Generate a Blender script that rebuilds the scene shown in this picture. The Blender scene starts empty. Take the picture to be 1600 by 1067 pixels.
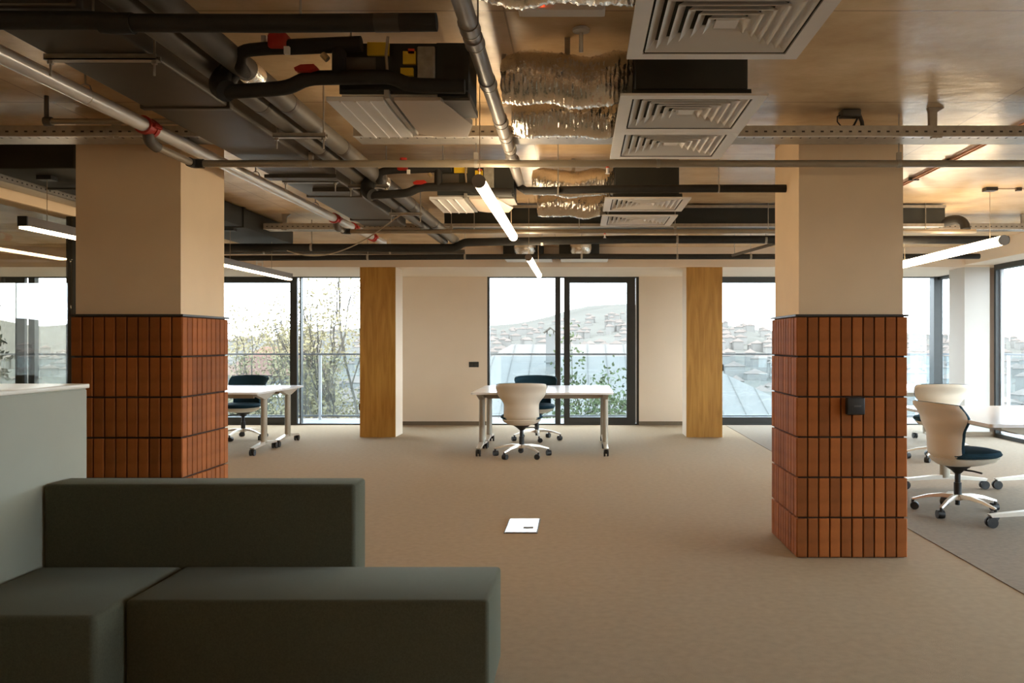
import bpy, bmesh, math, random
from mathutils import Vector, Matrix

random.seed(7)
SC = bpy.context.scene
COL = SC.collection
PI = math.pi

# ------------------------------------------------------------------ camera
F, VX, VY, CAMH = 1340.0, 905.0, 535.0, 1.32
cam_data = bpy.data.cameras.new('camera')
cam = bpy.data.objects.new('camera', cam_data)
COL.objects.link(cam)
cam.location = (0, 0, CAMH)
cam.rotation_euler = (PI / 2, 0, 0)
cam_data.sensor_width = 36.0
cam_data.lens = F / 1600 * 36.0
cam_data.shift_x = (800 - VX) / 1600
cam_data.shift_y = (VY - 533.5) / 1600
cam_data.clip_end = 3000
SC.camera = cam

# ------------------------------------------------------------------ sky and exposure
world = bpy.data.worlds.new('hazy_sky')
SC.world = world
world.use_nodes = True
_bg = world.node_tree.nodes['Background']
_bg.inputs['Color'].default_value = (0.80, 0.905, 1.0, 1)
_bg.inputs['Strength'].default_value = 6.5
SC.view_settings.view_transform = 'Standard'
SC.view_settings.look = 'None'
SC.view_settings.exposure = 0.88
SC.view_settings.gamma = 1.0
SC.view_settings.use_curve_mapping = False
SC.cycles.max_bounces = 12
SC.cycles.diffuse_bounces = 8
SC.cycles.transparent_max_bounces = 24
SC.cycles.use_denoising = True
SC.cycles.sample_clamp_indirect = 8.0

TUBE_LIGHT = 15.0
# ------------------------------------------------------------------ helpers
def at(px, py, Y):
    """world point that stands Y metres away behind a pixel of the 1600x1067 frame"""
    return Vector(((px - VX) * Y / F, Y, CAMH - (py - VY) * Y / F))

class MB:
    def __init__(s):
        s.v = []; s.f = []; s.sm = []
    def add(s, vs, fs, smooth=False):
        o = len(s.v)
        s.v += [tuple(p) for p in vs]
        for f in fs:
            s.f.append(tuple(i + o for i in f)); s.sm.append(smooth)
        return s
    def box(s, a, b, bev=0.0):
        x0, x1 = sorted((a[0], b[0])); y0, y1 = sorted((a[1], b[1])); z0, z1 = sorted((a[2], b[2]))
        if bev <= 0:
            s.add([(x0,y0,z0),(x1,y0,z0),(x1,y1,z0),(x0,y1,z0),(x0,y0,z1),(x1,y0,z1),(x1,y1,z1),(x0,y1,z1)],
                  [(3,2,1,0),(4,5,6,7),(0,1,5,4),(1,2,6,5),(2,3,7,6),(3,0,4,7)])
        else:
            bm = bmesh.new()
            bmesh.ops.create_cube(bm, size=1)
            for v in bm.verts:
                v.co = Vector(((v.co.x+.5)*(x1-x0)+x0, (v.co.y+.5)*(y1-y0)+y0, (v.co.z+.5)*(z1-z0)+z0))
            bmesh.ops.bevel(bm, geom=bm.edges[:], offset=bev, segments=3, profile=.5, affect='EDGES')
            bm.verts.index_update()
            s.add([v.co for v in bm.verts], [[v.index for v in f.verts] for f in bm.faces], True)
            bm.free()
        return s
    def tube(s, pts, r, n=12, cap=True, smooth=True, closed=False):
        pts = [Vector(p) for p in pts]
        rs = r if isinstance(r, (list, tuple)) else [r] * len(pts)
        rings = []; up = None
        for i, p in enumerate(pts):
            if i == 0: d = pts[1] - p
            elif i == len(pts) - 1: d = p - pts[-2]
            else: d = (pts[i+1] - p).normalized() + (p - pts[i-1]).normalized()
            d.normalize()
            if up is None:
                up = Vector((0,0,1)) if abs(d.z) < .9 else Vector((1,0,0))
            a = d.cross(up)
            if a.length < 1e-4: a = d.cross(Vector((0,1,0)))
            a.normalize(); b = a.cross(d).normalized(); up = b
            rings.append([p + (a*math.cos(2*PI*k/n) + b*math.sin(2*PI*k/n)) * rs[i] for k in range(n)])
        vs = [q for R in rings for q in R]
        fs = []
        for i in range(len(rings)-1):
            for k in range(n):
                k2 = (k+1) % n
                fs.append((i*n+k, i*n+k2, (i+1)*n+k2, (i+1)*n+k))
        s.add(vs, fs, smooth)
        if cap:
            L = len(rings)
            s.add(rings[0], [tuple(range(n))[::-1]]); s.add(rings[-1], [tuple(range(n))])
        return s
    def cyl(s, p0, p1, r, n=16, r2=None):
        return s.tube([p0, p1], [r, r if r2 is None else r2], n)
    def lathe(s, c, prof, n=24, smooth=True):
        c = Vector(c)
        vs = []; fs = []
        for (r, z) in prof:
            for k in range(n):
                vs.append(c + Vector((r*math.cos(2*PI*k/n), r*math.sin(2*PI*k/n), z)))
        for i in range(len(prof)-1):
            for k in range(n):
                k2 = (k+1) % n
                fs.append((i*n+k, i*n+k2, (i+1)*n+k2, (i+1)*n+k))
        s.add(vs, fs, smooth)
        s.add(vs[:n], [tuple(range(n))[::-1]]); s.add(vs[-n:], [tuple(range(n))])
        return s
    def prism(s, poly, a, b, axis='z', smooth=False):
        """poly of 2D points swept along axis from a to b"""
        def P(u, w, t):
            return {'z': (u, w, t), 'y': (u, t, w), 'x': (t, u, w)}[axis]
        n = len(poly)
        vs = [P(u, w, a) for u, w in poly] + [P(u, w, b) for u, w in poly]
        s.add(vs, [tuple(range(n))[::-1], tuple(range(n, 2*n))])
        s.add(vs, [(i, (i+1) % n, n+(i+1) % n, n+i) for i in range(n)], smooth)
        return s
    def grid(s, P, nu, nv, smooth=True, wrap=False):
        vs = [P(i, j) for j in range(nv) for i in range(nu)]
        fs = []
        for j in range(nv-1):
            for i in range(nu if wrap else nu-1):
                i2 = (i+1) % nu
                fs.append((j*nu+i, j*nu+i2, (j+1)*nu+i2, (j+1)*nu+i))
        return s.add(vs, fs, smooth)
    def slab(s, P, Q, nu, nv):
        """closed shell between two grids"""
        a = [Vector(P(i, j)) for j in range(nv) for i in range(nu)]
        b = [Vector(Q(i, j)) for j in range(nv) for i in range(nu)]
        N = nu*nv; fs = []
        for j in range(nv-1):
            for i in range(nu-1):
                q = (j*nu+i, j*nu+i+1, (j+1)*nu+i+1, (j+1)*nu+i)
                fs.append(q); fs.append(tuple(N+k for k in q[::-1]))
        rim = [i for i in range(nu)] + [j*nu+nu-1 for j in range(1, nv)] + [(nv-1)*nu+i for i in range(nu-2, -1, -1)] + [j*nu for j in range(nv-2, 0, -1)]
        for k in range(len(rim)):
            p, q = rim[k], rim[(k+1) % len(rim)]
            fs.append((q, p, N+p, N+q))
        return s.add(a+b, fs, True)
    def mesh(s, name, off=None):
        me = bpy.data.meshes.new(name)
        vs = s.v if off is None else [(p[0]-off[0], p[1]-off[1], p[2]-off[2]) for p in s.v]
        me.from_pydata(vs, [], s.f)
        me.polygons.foreach_set('use_smooth', s.sm)
        me.update()
        return me

def fix_normals(me):
    bm = bmesh.new(); bm.from_mesh(me)
    bmesh.ops.recalc_face_normals(bm, faces=bm.faces[:])
    bm.to_mesh(me); bm.free()

def obj(name, mb, mat, parent=None, world=True, label=None, cat=None, group=None, kind=None, sharp=True):
    off = None
    if parent is not None and world:
        off = Vector(parent.location)
        if parent.parent is not None: off = off + Vector(parent.parent.location)
    me = mb.mesh(name, off) if isinstance(mb, MB) else mb
    if isinstance(mb, MB):
        fix_normals(me)
        if sharp and any(mb.sm):
            try: me.set_sharp_from_angle(angle=math.radians(40))
            except Exception: pass
        me.materials.append(mat)
    o = bpy.data.objects.new(name, me)
    COL.objects.link(o)
    if parent is not None: o.parent = parent
    tag(o, label, cat, group, kind)
    return o

def tag(o, label=None, cat=None, group=None, kind=None):
    if label: o['label'] = label
    if cat: o['category'] = cat
    if group: o['group'] = group
    if kind: o['kind'] = kind
    return o

def thing(name, label, cat, loc=(0,0,0), rz=0.0, group=None, kind=None):
    o = bpy.data.objects.new(name, None)
    COL.objects.link(o)
    o.location = loc; o.rotation_euler = (0, 0, rz); o.empty_display_size = .1
    return tag(o, label, cat, group, kind)

def dup(root, loc, rz=None, label=None, group=None):
    def cp(o, par):
        c = o.copy(); COL.objects.link(c)
        c.parent = par
        for ch in list(o.children): cp(ch, c)
        return c
    r = cp(root, None)
    r.location = loc
    if rz is not None: r.rotation_euler = (0, 0, rz)
    if label: r['label'] = label
    if group: r['group'] = group
    return r

# ------------------------------------------------------------------ materials
def _new(name):
    m = bpy.data.materials.new(name); m.use_nodes = True
    nt = m.node_tree
    return m, nt, nt.nodes['Principled BSDF']

def mat(name, col, rough=.6, metal=0.0, var=.0, scale=8.0, bump=0.0, bscale=60.0, spec=.5, stretch=None, col2=None, rand=0.0):
    m, nt, b = _new(name)
    b.inputs['Roughness'].default_value = rough
    b.inputs['Metallic'].default_value = metal
    b.inputs['Specular IOR Level'].default_value = spec
    b.inputs['Base Color'].default_value = (*col, 1)
    N = nt.nodes.new; L = nt.links.new
    tc = N('ShaderNodeTexCoord')
    src = tc.outputs['Object']
    if stretch:
        mp = N('ShaderNodeMapping'); mp.inputs['Scale'].default_value = stretch
        L(src, mp.inputs['Vector']); src = mp.outputs['Vector']
    out = None
    if var > 0 or col2:
        nz = N('ShaderNodeTexNoise'); nz.inputs['Scale'].default_value = scale; nz.inputs['Detail'].default_value = 6
        L(src, nz.inputs['Vector'])
        rp = N('ShaderNodeValToRGB')
        c2 = col2 if col2 else tuple(min(1, c*(1+var)) for c in col)
        c1 = tuple(c*(1-var) for c in col) if not col2 else col
        rp.color_ramp.elements[0].color = (*c1, 1); rp.color_ramp.elements[0].position = .3
        rp.color_ramp.elements[1].color = (*c2, 1); rp.color_ramp.elements[1].position = .7
        L(nz.outputs['Fac'], rp.inputs['Fac']); out = rp.outputs['Color']
    if rand > 0:
        oi = N('ShaderNodeObjectInfo')
        mr = N('ShaderNodeMapRange'); mr.inputs['To Min'].default_value = 1-rand; mr.inputs['To Max'].default_value = 1+rand
        L(oi.outputs['Random'], mr.inputs['Value'])
        vm = N('ShaderNodeVectorMath'); vm.operation = 'SCALE'
        if out is None:
            vm.inputs[0].default_value = col
        else:
            L(out, vm.inputs[0])
        L(mr.outputs['Result'], vm.inputs['Scale']); out = vm.outputs['Vector']
    if out is not None: L(out, b.inputs['Base Color'])
    if bump > 0:
        nz2 = N('ShaderNodeTexNoise'); nz2.inputs['Scale'].default_value = bscale; nz2.inputs['Detail'].default_value = 4
        L(src, nz2.inputs['Vector'])
        bp = N('ShaderNodeBump'); bp.inputs['Strength'].default_value = bump; bp.inputs['Distance'].default_value = .01
        L(nz2.outputs['Fac'], bp.inputs['Height']); L(bp.outputs['Normal'], b.inputs['Normal'])
    return m

def emit(name, col, strength):
    m, nt, b = _new(name)
    b.inputs['Base Color'].default_value = (*col, 1)
    b.inputs['Emission Color'].default_value = (*col, 1)
    b.inputs['Emission Strength'].default_value = strength
    return m

def glass(name, tint=(.97,.985,.98), refl=.07, rough=0.0):
    m, nt, b = _new(name)
    nt.nodes.remove(b)
    N = nt.nodes.new; L = nt.links.new
    tr = N('ShaderNodeBsdfTransparent'); tr.inputs['Color'].default_value = (*tint, 1)
    gl = N('ShaderNodeBsdfGlossy'); gl.inputs['Roughness'].default_value = rough
    lw = N('ShaderNodeLayerWeight'); lw.inputs['Blend'].default_value = .5
    pw = N('ShaderNodeMath'); pw.operation = 'POWER'; pw.inputs[1].default_value = 5.0
    L(lw.outputs['Facing'], pw.inputs[0])
    mul = N('ShaderNodeMath'); mul.operation = 'MULTIPLY_ADD'
    mul.inputs[1].default_value = .6; mul.inputs[2].default_value = refl*.5; mul.use_clamp = True
    L(pw.outputs[0], mul.inputs[0])
    mx = N('ShaderNodeMixShader')
    L(mul.outputs['Value'], mx.inputs['Fac']); L(tr.outputs['BSDF'], mx.inputs[1]); L(gl.outputs['BSDF'], mx.inputs[2])
    L(mx.outputs['Shader'], nt.nodes['Material Output'].inputs['Surface'])
    return m

def concrete_mat():
    m, nt, b = _new('concrete_ceiling')
    N = nt.nodes.new; L = nt.links.new
    tc = N('ShaderNodeTexCoord')
    mp = N('ShaderNodeMapping'); mp.inputs['Scale'].default_value = (.8, 1.15, 1)
    L(tc.outputs['Object'], mp.inputs['Vector'])
    n1 = N('ShaderNodeTexNoise'); n1.inputs['Scale'].default_value = 2.2; n1.inputs['Detail'].default_value = 8; n1.inputs['Roughness'].default_value = .65
    L(mp.outputs['Vector'], n1.inputs['Vector'])
    rp = N('ShaderNodeValToRGB')
    rp.color_ramp.elements[0].color = (.53, .355, .185, 1); rp.color_ramp.elements[0].position = .28
    rp.color_ramp.elements[1].color = (.83, .61, .365, 1); rp.color_ramp.elements[1].position = .72
    L(n1.outputs['Fac'], rp.inputs['Fac'])
    # joints of the formwork boards: thin darker lines
    sep = N('ShaderNodeSeparateXYZ'); L(tc.outputs['Object'], sep.inputs['Vector'])
    def line(sock, period, off, width):
        a = N('ShaderNodeMath'); a.operation = 'ADD'; a.inputs[1].default_value = off; L(sock, a.inputs[0])
        w = N('ShaderNodeMath'); w.operation = 'PINGPONG'; w.inputs[1].default_value = period/2; L(a.outputs[0], w.inputs[0])
        c = N('ShaderNodeMath'); c.operation = 'LESS_THAN'; c.inputs[1].default_value = width; L(w.outputs[0], c.inputs[0])
        return c.outputs[0]
    l1 = line(sep.outputs['Y'], 1.31, -3.44+1.31*4, .006)
    l2 = line(sep.outputs['X'], 2.62, .3, .004)
    mxx = N('ShaderNodeMath'); mxx.operation = 'MAXIMUM'; L(l1, mxx.inputs[0]); L(l2, mxx.inputs[1])
    sc = N('ShaderNodeMath'); sc.operation = 'MULTIPLY'; sc.inputs[1].default_value = .45; L(mxx.outputs[0], sc.inputs[0])
    mix = N('ShaderNodeMix'); mix.data_type = 'RGBA'
    mix.inputs['B'].default_value = (.16, .11, .07, 1)
    L(sc.outputs[0], mix.inputs['Factor']); L(rp.outputs['Color'], mix.inputs['A'])
    L(mix.outputs['Result'], b.inputs['Base Color'])
    b.inputs['Roughness'].default_value = .27
    n2 = N('ShaderNodeTexNoise'); n2.inputs['Scale'].default_value = 9; n2.inputs['Detail'].default_value = 6
    L(mp.outputs['Vector'], n2.inputs['Vector'])
    bp = N('ShaderNodeBump'); bp.inputs['Strength'].default_value = .16; bp.inputs['Distance'].default_value = .02
    L(n2.outputs['Fac'], bp.inputs['Height']); L(bp.outputs['Normal'], b.inputs['Normal'])
    return m

def wood_mat():
    m, nt, b = _new('honey_oak')
    N = nt.nodes.new; L = nt.links.new
    tc = N('ShaderNodeTexCoord')
    mp = N('ShaderNodeMapping'); mp.inputs['Scale'].default_value = (6, 6, .55)
    L(tc.outputs['Object'], mp.inputs['Vector'])
    n1 = N('ShaderNodeTexNoise'); n1.inputs['Scale'].default_value = 2.5; n1.inputs['Detail'].default_value = 7; n1.inputs['Distortion'].default_value = 1.2
    L(mp.outputs['Vector'], n1.inputs['Vector'])
    rp = N('ShaderNodeValToRGB')
    rp.color_ramp.elements[0].color = (.36, .165, .022, 1); rp.color_ramp.elements[0].position = .3
    rp.color_ramp.elements[1].color = (.52, .27, .052, 1); rp.color_ramp.elements[1].position = .7
    L(n1.outputs['Fac'], rp.inputs['Fac']); L(rp.outputs['Color'], b.inputs['Base Color'])
    b.inputs['Roughness'].default_value = .45
    return m

M = {}
M['ceiling'] = concrete_mat()
M['plaster'] = mat('cream_plaster', (.82, .64, .43), .8, var=.03, scale=3, bump=.05, bscale=90)
M['plaster_wall'] = mat('white_plaster', (.78, .65, .51), .8, var=.02, scale=2)
M['plaster_cool'] = mat('pale_grey_plaster', (.56, .53, .49), .8, var=.02, scale=2)
M['floor'] = mat('beige_carpet', (.345, .262, .17), .95, var=.07, scale=22, bump=.3, bscale=350, spec=.15)
M['carpet2'] = mat('taupe_carpet', (.245, .20, .15), .95, var=.09, scale=26, bump=.3, bscale=350, spec=.15)
M['tile'] = mat('terracotta_tile', (.31, .098, .022), .7, spec=.2, var=.18, scale=14, bump=.06, bscale=40, rand=.22)
M['grout'] = mat('dark_grout', (.035, .02, .013), .9, var=.1)
M['dark_trim'] = mat('dark_trim', (.035, .03, .026), .5, var=.05)
M['skirt'] = mat('brown_skirting', (.16, .115, .07), .6, var=.05)
M['wood'] = wood_mat()
M['frame'] = mat('anthracite_aluminium', (.045, .047, .045), .45, metal=.3, var=.05)
M['frame_light'] = mat('pale_gasket', (.6, .62, .64), .5, var=.03)
M['glass'] = glass('window_glass')
M['glass_part'] = glass('partition_glass', (.86, .84, .78), .22)
M['glass_rail'] = glass('railing_glass', (.86, .92, .95), .08)
M['sofa'] = mat('sage_felt', (.085, .088, .062), .95, var=.12, scale=160, bump=.25, bscale=600, spec=.1)
_sb = M['sofa'].node_tree.nodes['Principled BSDF']
_sb.inputs['Sheen Weight'].default_value = .3; _sb.inputs['Sheen Roughness'].default_value = .35; _sb.inputs['Sheen Tint'].default_value = (.8, .85, .72, 1)
M['cabinet'] = mat('pale_sage_laminate', (.33, .34, .27), .55, var=.03, scale=4)
M['cabinet_top'] = mat('cream_laminate', (.75, .72, .62), .3, var=.02)
M['white_lam'] = mat('white_laminate', (.84, .84, .84), .18, var=.01)
M['greige'] = mat('greige_metal', (.42, .37, .29), .42, metal=.25, var=.04)
M['shell'] = mat('ivory_plastic', (.72, .64, .52), .38, var=.02)
M['navy'] = mat('navy_fabric', (.014, .045, .068), .9, var=.2, scale=200, bump=.15, bscale=500, spec=.2)
M['black'] = mat('black_plastic', (.015, .016, .017), .45, var=.05)
M['silver'] = mat('brushed_aluminium', (.75, .70, .62), .32, metal=.7, var=.03)
M['rubber'] = mat('black_insulation', (.014, .013, .011), .75, var=.25, scale=20, bump=.15, bscale=40)
M['grey_pipe'] = mat('grey_insulation', (.105, .092, .074), .55, var=.12, scale=10)
M['pvc'] = mat('grey_pvc', (.27, .245, .22), .38, var=.06, scale=12)
M['steel_pipe'] = mat('grey_painted_steel', (.72, .71, .70), .25, metal=.25, var=.05)
M['branch_pipe'] = mat('dull_steel', (.34, .29, .22), .4, metal=.4, var=.06)
M['galv'] = mat('galvanised_steel', (.40, .37, .32), .4, metal=.6, var=.12, scale=25)
M['duct'] = mat('brown_grey_duct', (.062, .051, .038), .5, metal=.2, var=.1, scale=4)
M['duct_dark'] = mat('dark_insulated_duct', (.024, .026, .022), .7, var=.15, scale=6)
M['red'] = mat('red_paint', (.42, .025, .014), .4, var=.08)
M['orange'] = mat('orange_red_plastic', (.65, .07, .02), .4, var=.05)
M['yellow'] = mat('yellow_label', (.75, .52, .02), .5, var=.03)
M['foil'] = mat('crinkled_foil', (.78, .73, .65), .24, metal=1.0, var=.08, scale=14, bump=.5, bscale=45)
M['white_metal'] = mat('white_powder_coat', (.80, .78, .75), .45, var=.02)
M['beige_panel'] = mat('beige_panel', (.55, .45, .35), .55, var=.03)
M['clear'] = mat('cloudy_plastic', (.32, .31, .27), .25, var=.2, scale=30)
M['brass'] = mat('brass', (.5, .38, .2), .4, metal=.6, var=.05)
M['copper'] = mat('copper_tube', (.62, .26, .10), .35, metal=.8, var=.05)
M['tube'] = emit('lamp_diffuser', (1.0, .76, .48), TUBE_LIGHT)
M['led'] = emit('red_indicator', (1.0, .05, .01), 4.0)
M['lamp_house'] = mat('grey_lamp_housing', (.22, .2, .18), .45, metal=.3, var=.04)
M['cable'] = mat('tan_cable', (.36, .28, .19), .6, var=.05)
M['lid'] = mat('steel_lid', (.86, .90, .96), .22, metal=.6, var=.02)
M['concrete_out'] = mat('pale_balcony_slab', (.16, .165, .17), .9, var=.06)
M['rail'] = mat('grey_railing', (.12, .13, .14), .45, metal=.4, var=.05)
M['post'] = mat('pale_railing_post', (.45, .47, .50), .45, metal=.3, var=.05)

# ------------------------------------------------------------------ the room
CZ = 2.65           # ceiling
SOF = 2.37          # soffit by the facade
FY = 13.7           # facade plane
BY = 11.95          # bulkhead plane
LX, RX = -11.2, 5.78
NY = -8.0

obj('floor', MB().box((LX, NY, -.25), (RX+.3, FY+.15, 0)), M['floor'], kind='structure', label='beige carpet floor of the open office')
obj('floor_carpet', MB().box((2.33, NY, 0), (RX, FY-.02, .004)), M['carpet2'], kind='structure', label='taupe carpet zone under the desks')
obj('ceiling', MB().box((LX, NY, CZ), (RX+.3, FY+.15, CZ+.25)), M['ceiling'], kind='structure', label='bare cast concrete ceiling')
obj('wall_rear', MB().box((LX, NY-.2, 0), (RX+.3, NY, CZ)), M['plaster_wall'], kind='structure')
obj('wall_left', MB().box((LX-.2, NY, 0), (LX, FY, CZ)), M['plaster_wall'], kind='structure')
# facade wall pieces
for nm, x0, x1 in (('wall_back_1', LX, -10.6), ('wall_back_2', -6.95, -6.4), ('wall_back_3', -3.15, -1.47), ('wall_back_4', .955, 1.95)):
    obj(nm, MB().box((x0, FY, 0), (x1, FY+.22, SOF)), M['plaster_wall'], kind='structure')
obj('trim_1', MB().box((LX, BY, SOF), (RX+.3, FY+.22, CZ)), M['plaster_wall'], kind='structure', label='plastered bulkhead above the windows')
obj('trim_2', MB().box((5.37, NY, 2.40), (RX+.3, BY, CZ)), M['plaster_wall'], kind='structure')
obj('wall_right_1', MB().box((5.37, BY, 0), (5.72, BY+.5, SOF)), M['plaster_cool'], kind='structure', label='pale corner pier between the windows')
obj('wall_right_2', MB().box((RX, NY, 0), (RX+.25, 1.2, 2.40)), M['plaster_wall'], kind='structure')
obj('wall_partition_header', MB().box((-4.30, NY, 2.35), (-4.12, 9.0, CZ)), M['plaster'], kind='structure')
obj('wall_partition_end', MB().box((-4.30, 7.2, 0), (-4.12, 7.5, 2.35)), M['plaster'], kind='structure')
for i, (x0, x1) in enumerate(((-3.15, -1.47), (.955, 1.95))):
    obj('baseboard_back_%d' % (i+1), MB().box((x0, FY-.015, 0), (x1, FY, .06)), M['skirt'], kind='structure')
obj('baseboard_pier', MB().box((5.36, BY-.015, .004), (5.78, BY, .075)), M['skirt'], kind='structure')

# tiled pillars
def pillar(nm, x0, y0, w, label):
    t = thing(nm, label, None, (x0+w/2, y0+w/2, 0), kind='structure')
    ins = .02; H = 1.48; th = .016
    obj('plaster_shaft', MB().box((x0+ins, y0+ins, H), (x0+w-ins, y0+w-ins, CZ)), M['plaster'], t)
    obj('tile_backing', MB().box((x0+th, y0+th, 0), (x0+w-th, y0+w-th, H)), M['grout'], t)
    obj('cap_trim', MB().box((x0-.006, y0-.006, H), (x0+w+.006, y0+w+.006, H+.012)), M['dark_trim'], t)
    nx, nz = 10, 6
    tw, tz = w/nx, H/nz
    g = .0078
    base = MB().box((-tw/2+g/2, 0, g*.7), (tw/2-g/2, th+.002, tz-g*.7)).mesh('tile')
    bm = bmesh.new(); bm.from_mesh(base)
    fr = [f for f in bm.faces if f.normal.y < -.5]
    bmesh.ops.bevel(bm, geom=list({e for f in fr for e in f.edges}), offset=.003, segments=1, affect='EDGES')
    bm.to_mesh(base); bm.free(); base.materials.append(M['tile'])
    rnd = random.Random(int(abs(x0)*100))
    for side in range(4):
        for i in range(nx):
            for j in range(nz):
                o = bpy.data.objects.new('tile', base); COL.objects.link(o); o.parent = t
                R = Matrix.Rotation(side*PI/2, 4, 'Z')
                p = Vector((-w/2 + tw*(i+.5), -w/2 - rnd.uniform(-.0012, .0012), tz*j))
                o.matrix_local = R @ Matrix.Translation(p)
    return t
pillar('pillar_1', -3.09, 5.21, .68, 'square pillar with terracotta tile base behind the sofa')
pillar('pillar_2', 1.33, 5.25, .68, 'square pillar with terracotta tile base carrying a black reader')

# wood faced columns
def wood_column(nm, x0, x1, label, sgn):
    t = thing(nm, label, None, ((x0+x1)/2, BY+.25, 0), kind='structure')
    obj('plaster_core', MB().box((x0+.004, BY+.02, 0), (x1-.004, BY+.5, SOF)), M['plaster_wall'], t)
    obj('oak_panel', MB().box((x0, BY-.004, 0), (x1, BY+.02, SOF-.002)), M['wood'], t)
    return t
wc1 = wood_column('column_1', -3.055, -2.56, 'oak faced column between the blossom window and the white wall', 1)
obj('access_panel', MB().box((-2.87, BY-.008, 2.215), (-2.562, BY-.004, SOF-.006)), M['wood'], wc1)
wood_column('column_2', 1.494, 1.994, 'oak faced column beside the tiled pillar with the reader', -1)

# ------------------------------------------------------------------ windows
def window(nm, label, x0, x1, sash, fixed, ztop=SOF, y=FY, stiles=()):
    """facade window: sash=(a,b) framed sliding leaf, fixed=list of plain panes"""
    t = thing(nm, label, None, ((x0+x1)/2, y+.1, 0), kind='structure')
    fr = .035
    obj('frame_head', MB().box((x0, y+.02, ztop-.012), (x1, y+.16, ztop)), M['frame'], t)
    obj('frame_sill', MB().box((x0, y+.02, 0), (x1, y+.16, .022)), M['frame'], t)
    for xx in (x0, x1-fr):
        obj('frame_jamb', MB().box((xx, y+.02, .022), (xx+fr, y+.16, ztop-.012)), M['frame'], t)
    for (a, b) in fixed:
        obj('pane', MB().box((a, y+.12, .02), (b, y+.13, ztop-.012)), M['glass'], t)
    for (a, b) in stiles:
        obj('mullion', MB().box((a, y+.03, .022), (b, y+.14, ztop-.012)), M['frame'], t)
    if sash:
        a, b, lw, rw = sash
        s0, s1 = y+.03, y+.10
        obj('sash_rail', MB().box((a, s0, .022), (b, s1, .125)), M['frame'], t)
        obj('sash_rail', MB().box((a, s0, ztop-.095), (b, s1, ztop-.012)), M['frame'], t)
        obj('sash_stile', MB().box((a, s0, .125), (a+lw, s1, ztop-.095)), M['frame'], t)
        obj('sash_stile', MB().box((b-rw, s0, .125), (b, s1, ztop-.095)), M['frame'], t)
        obj('pane', MB().box((a+lw, y+.06, .125), (b-rw, y+.07, ztop-.095)), M['glass'], t)
    return t
window('window_1', 'balcony window with blossom trees outside', -6.4, -3.15, (-6.36, -4.52, .1, .11), [(-4.45, -3.18)], stiles=((-4.475, -4.455),))
w2 = window('window_2', 'sliding balcony door behind the central desk', -1.47, .955, (-.245, .90, .095, .14), [(-1.44, -.38)], stiles=((-.385, -.30),))
obj('door_handle', MB().box((-.345, FY-.0, .95), (-.325, FY+.03, 1.2)).box((-.35, FY-.015, 1.15), (-.32, FY, 1.17)), M['black'], w2)
obj('gasket', MB().box((.902, FY+.03, .03), (.925, FY+.05, SOF-.02)), M['frame_light'], w2)
window('window_3', 'balcony window between oak column and corner pier', 1.95, 5.73, (1.98, 3.9, .1, .11), [(3.9, 5.69)])
window('window_4', 'balcony window of the room behind the glass partition', -10.6, -6.95, (-10.57, -8.88, .1, .15), [(-8.72, -6.98)], stiles=((-8.82, -8.72),))
# glazing that turns the corner and runs along the side
t = thing('window_5', 'narrow corner window behind the pale pier', None, (5.76, 13.0, 0), kind='structure')
obj('mullion', MB().box((5.66, FY-.02, 0), (5.80, FY+.16, SOF)), M['frame'], t)
obj('frame_head', MB().box((5.73, BY+.5, SOF-.05), (5.83, FY-.02, SOF)), M['frame'], t)
obj('frame_sill', MB().box((5.73, BY+.5, 0), (5.83, FY-.02, .06)), M['frame'], t)
obj('pane', MB().box((5.77, BY+.5, .06), (5.78, FY-.02, SOF-.05)), M['glass'], t)
t = thing('window_6', 'long balcony window along the side of the office', None, (RX+.06, 6.6, 0), kind='structure')
y0, y1 = 1.2, BY
obj('frame_head', MB().box((RX, y0, 2.33), (RX+.1, y1, 2.40)), M['frame'], t)
obj('frame_sill', MB().box((RX, y0, 0), (RX+.1, y1, .06)), M['frame'], t)
for yy in (y0, 3.6, 6.2, 8.9, y1-.05):
    obj('mullion', MB().box((RX, yy, .06), (RX+.1, yy+.05, 2.33)), M['frame'], t)
obj('gasket', MB().box((RX+.06, y1-.085, .06), (RX+.1, y1-.055, 2.33)), M['frame_light'], t)
for a, b in ((y0+.05, 3.6), (3.65, 6.2), (6.25, 8.9), (8.95, y1-.09)):
    obj('pane', MB().box((RX+.04, a, .06), (RX+.05, b, 2.33)), M['glass'], t)
# outer pier beyond the side window
obj('wall_right_3', MB().box((RX+.035, BY-.02, -.1), (RX+.12, BY+.35, 2.6)), mat('tan_render', (.42, .30, .21), .8, var=.04), kind='structure')

# glass partition on the west side
t = thing('wall_glass_partition', 'frameless glass partition with dark end post', None, (-4.15, 3.6, 0), kind='structure')
obj('end_post', MB().box((-4.20, 7.02, 0), (-4.10, 7.2, 2.35)), M['frame'], t)
obj('bottom_channel', MB().box((-4.18, NY, 0), (-4.12, 7.02, .05)), M['frame'], t)
for a, b in ((NY+.02, .4), (.41, 2.2), (2.21, 4.6), (4.61, 7.015)):
    obj('pane', MB().box((-4.156, a, .05), (-4.144, b, 2.35)), M['glass_part'], t)

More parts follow.
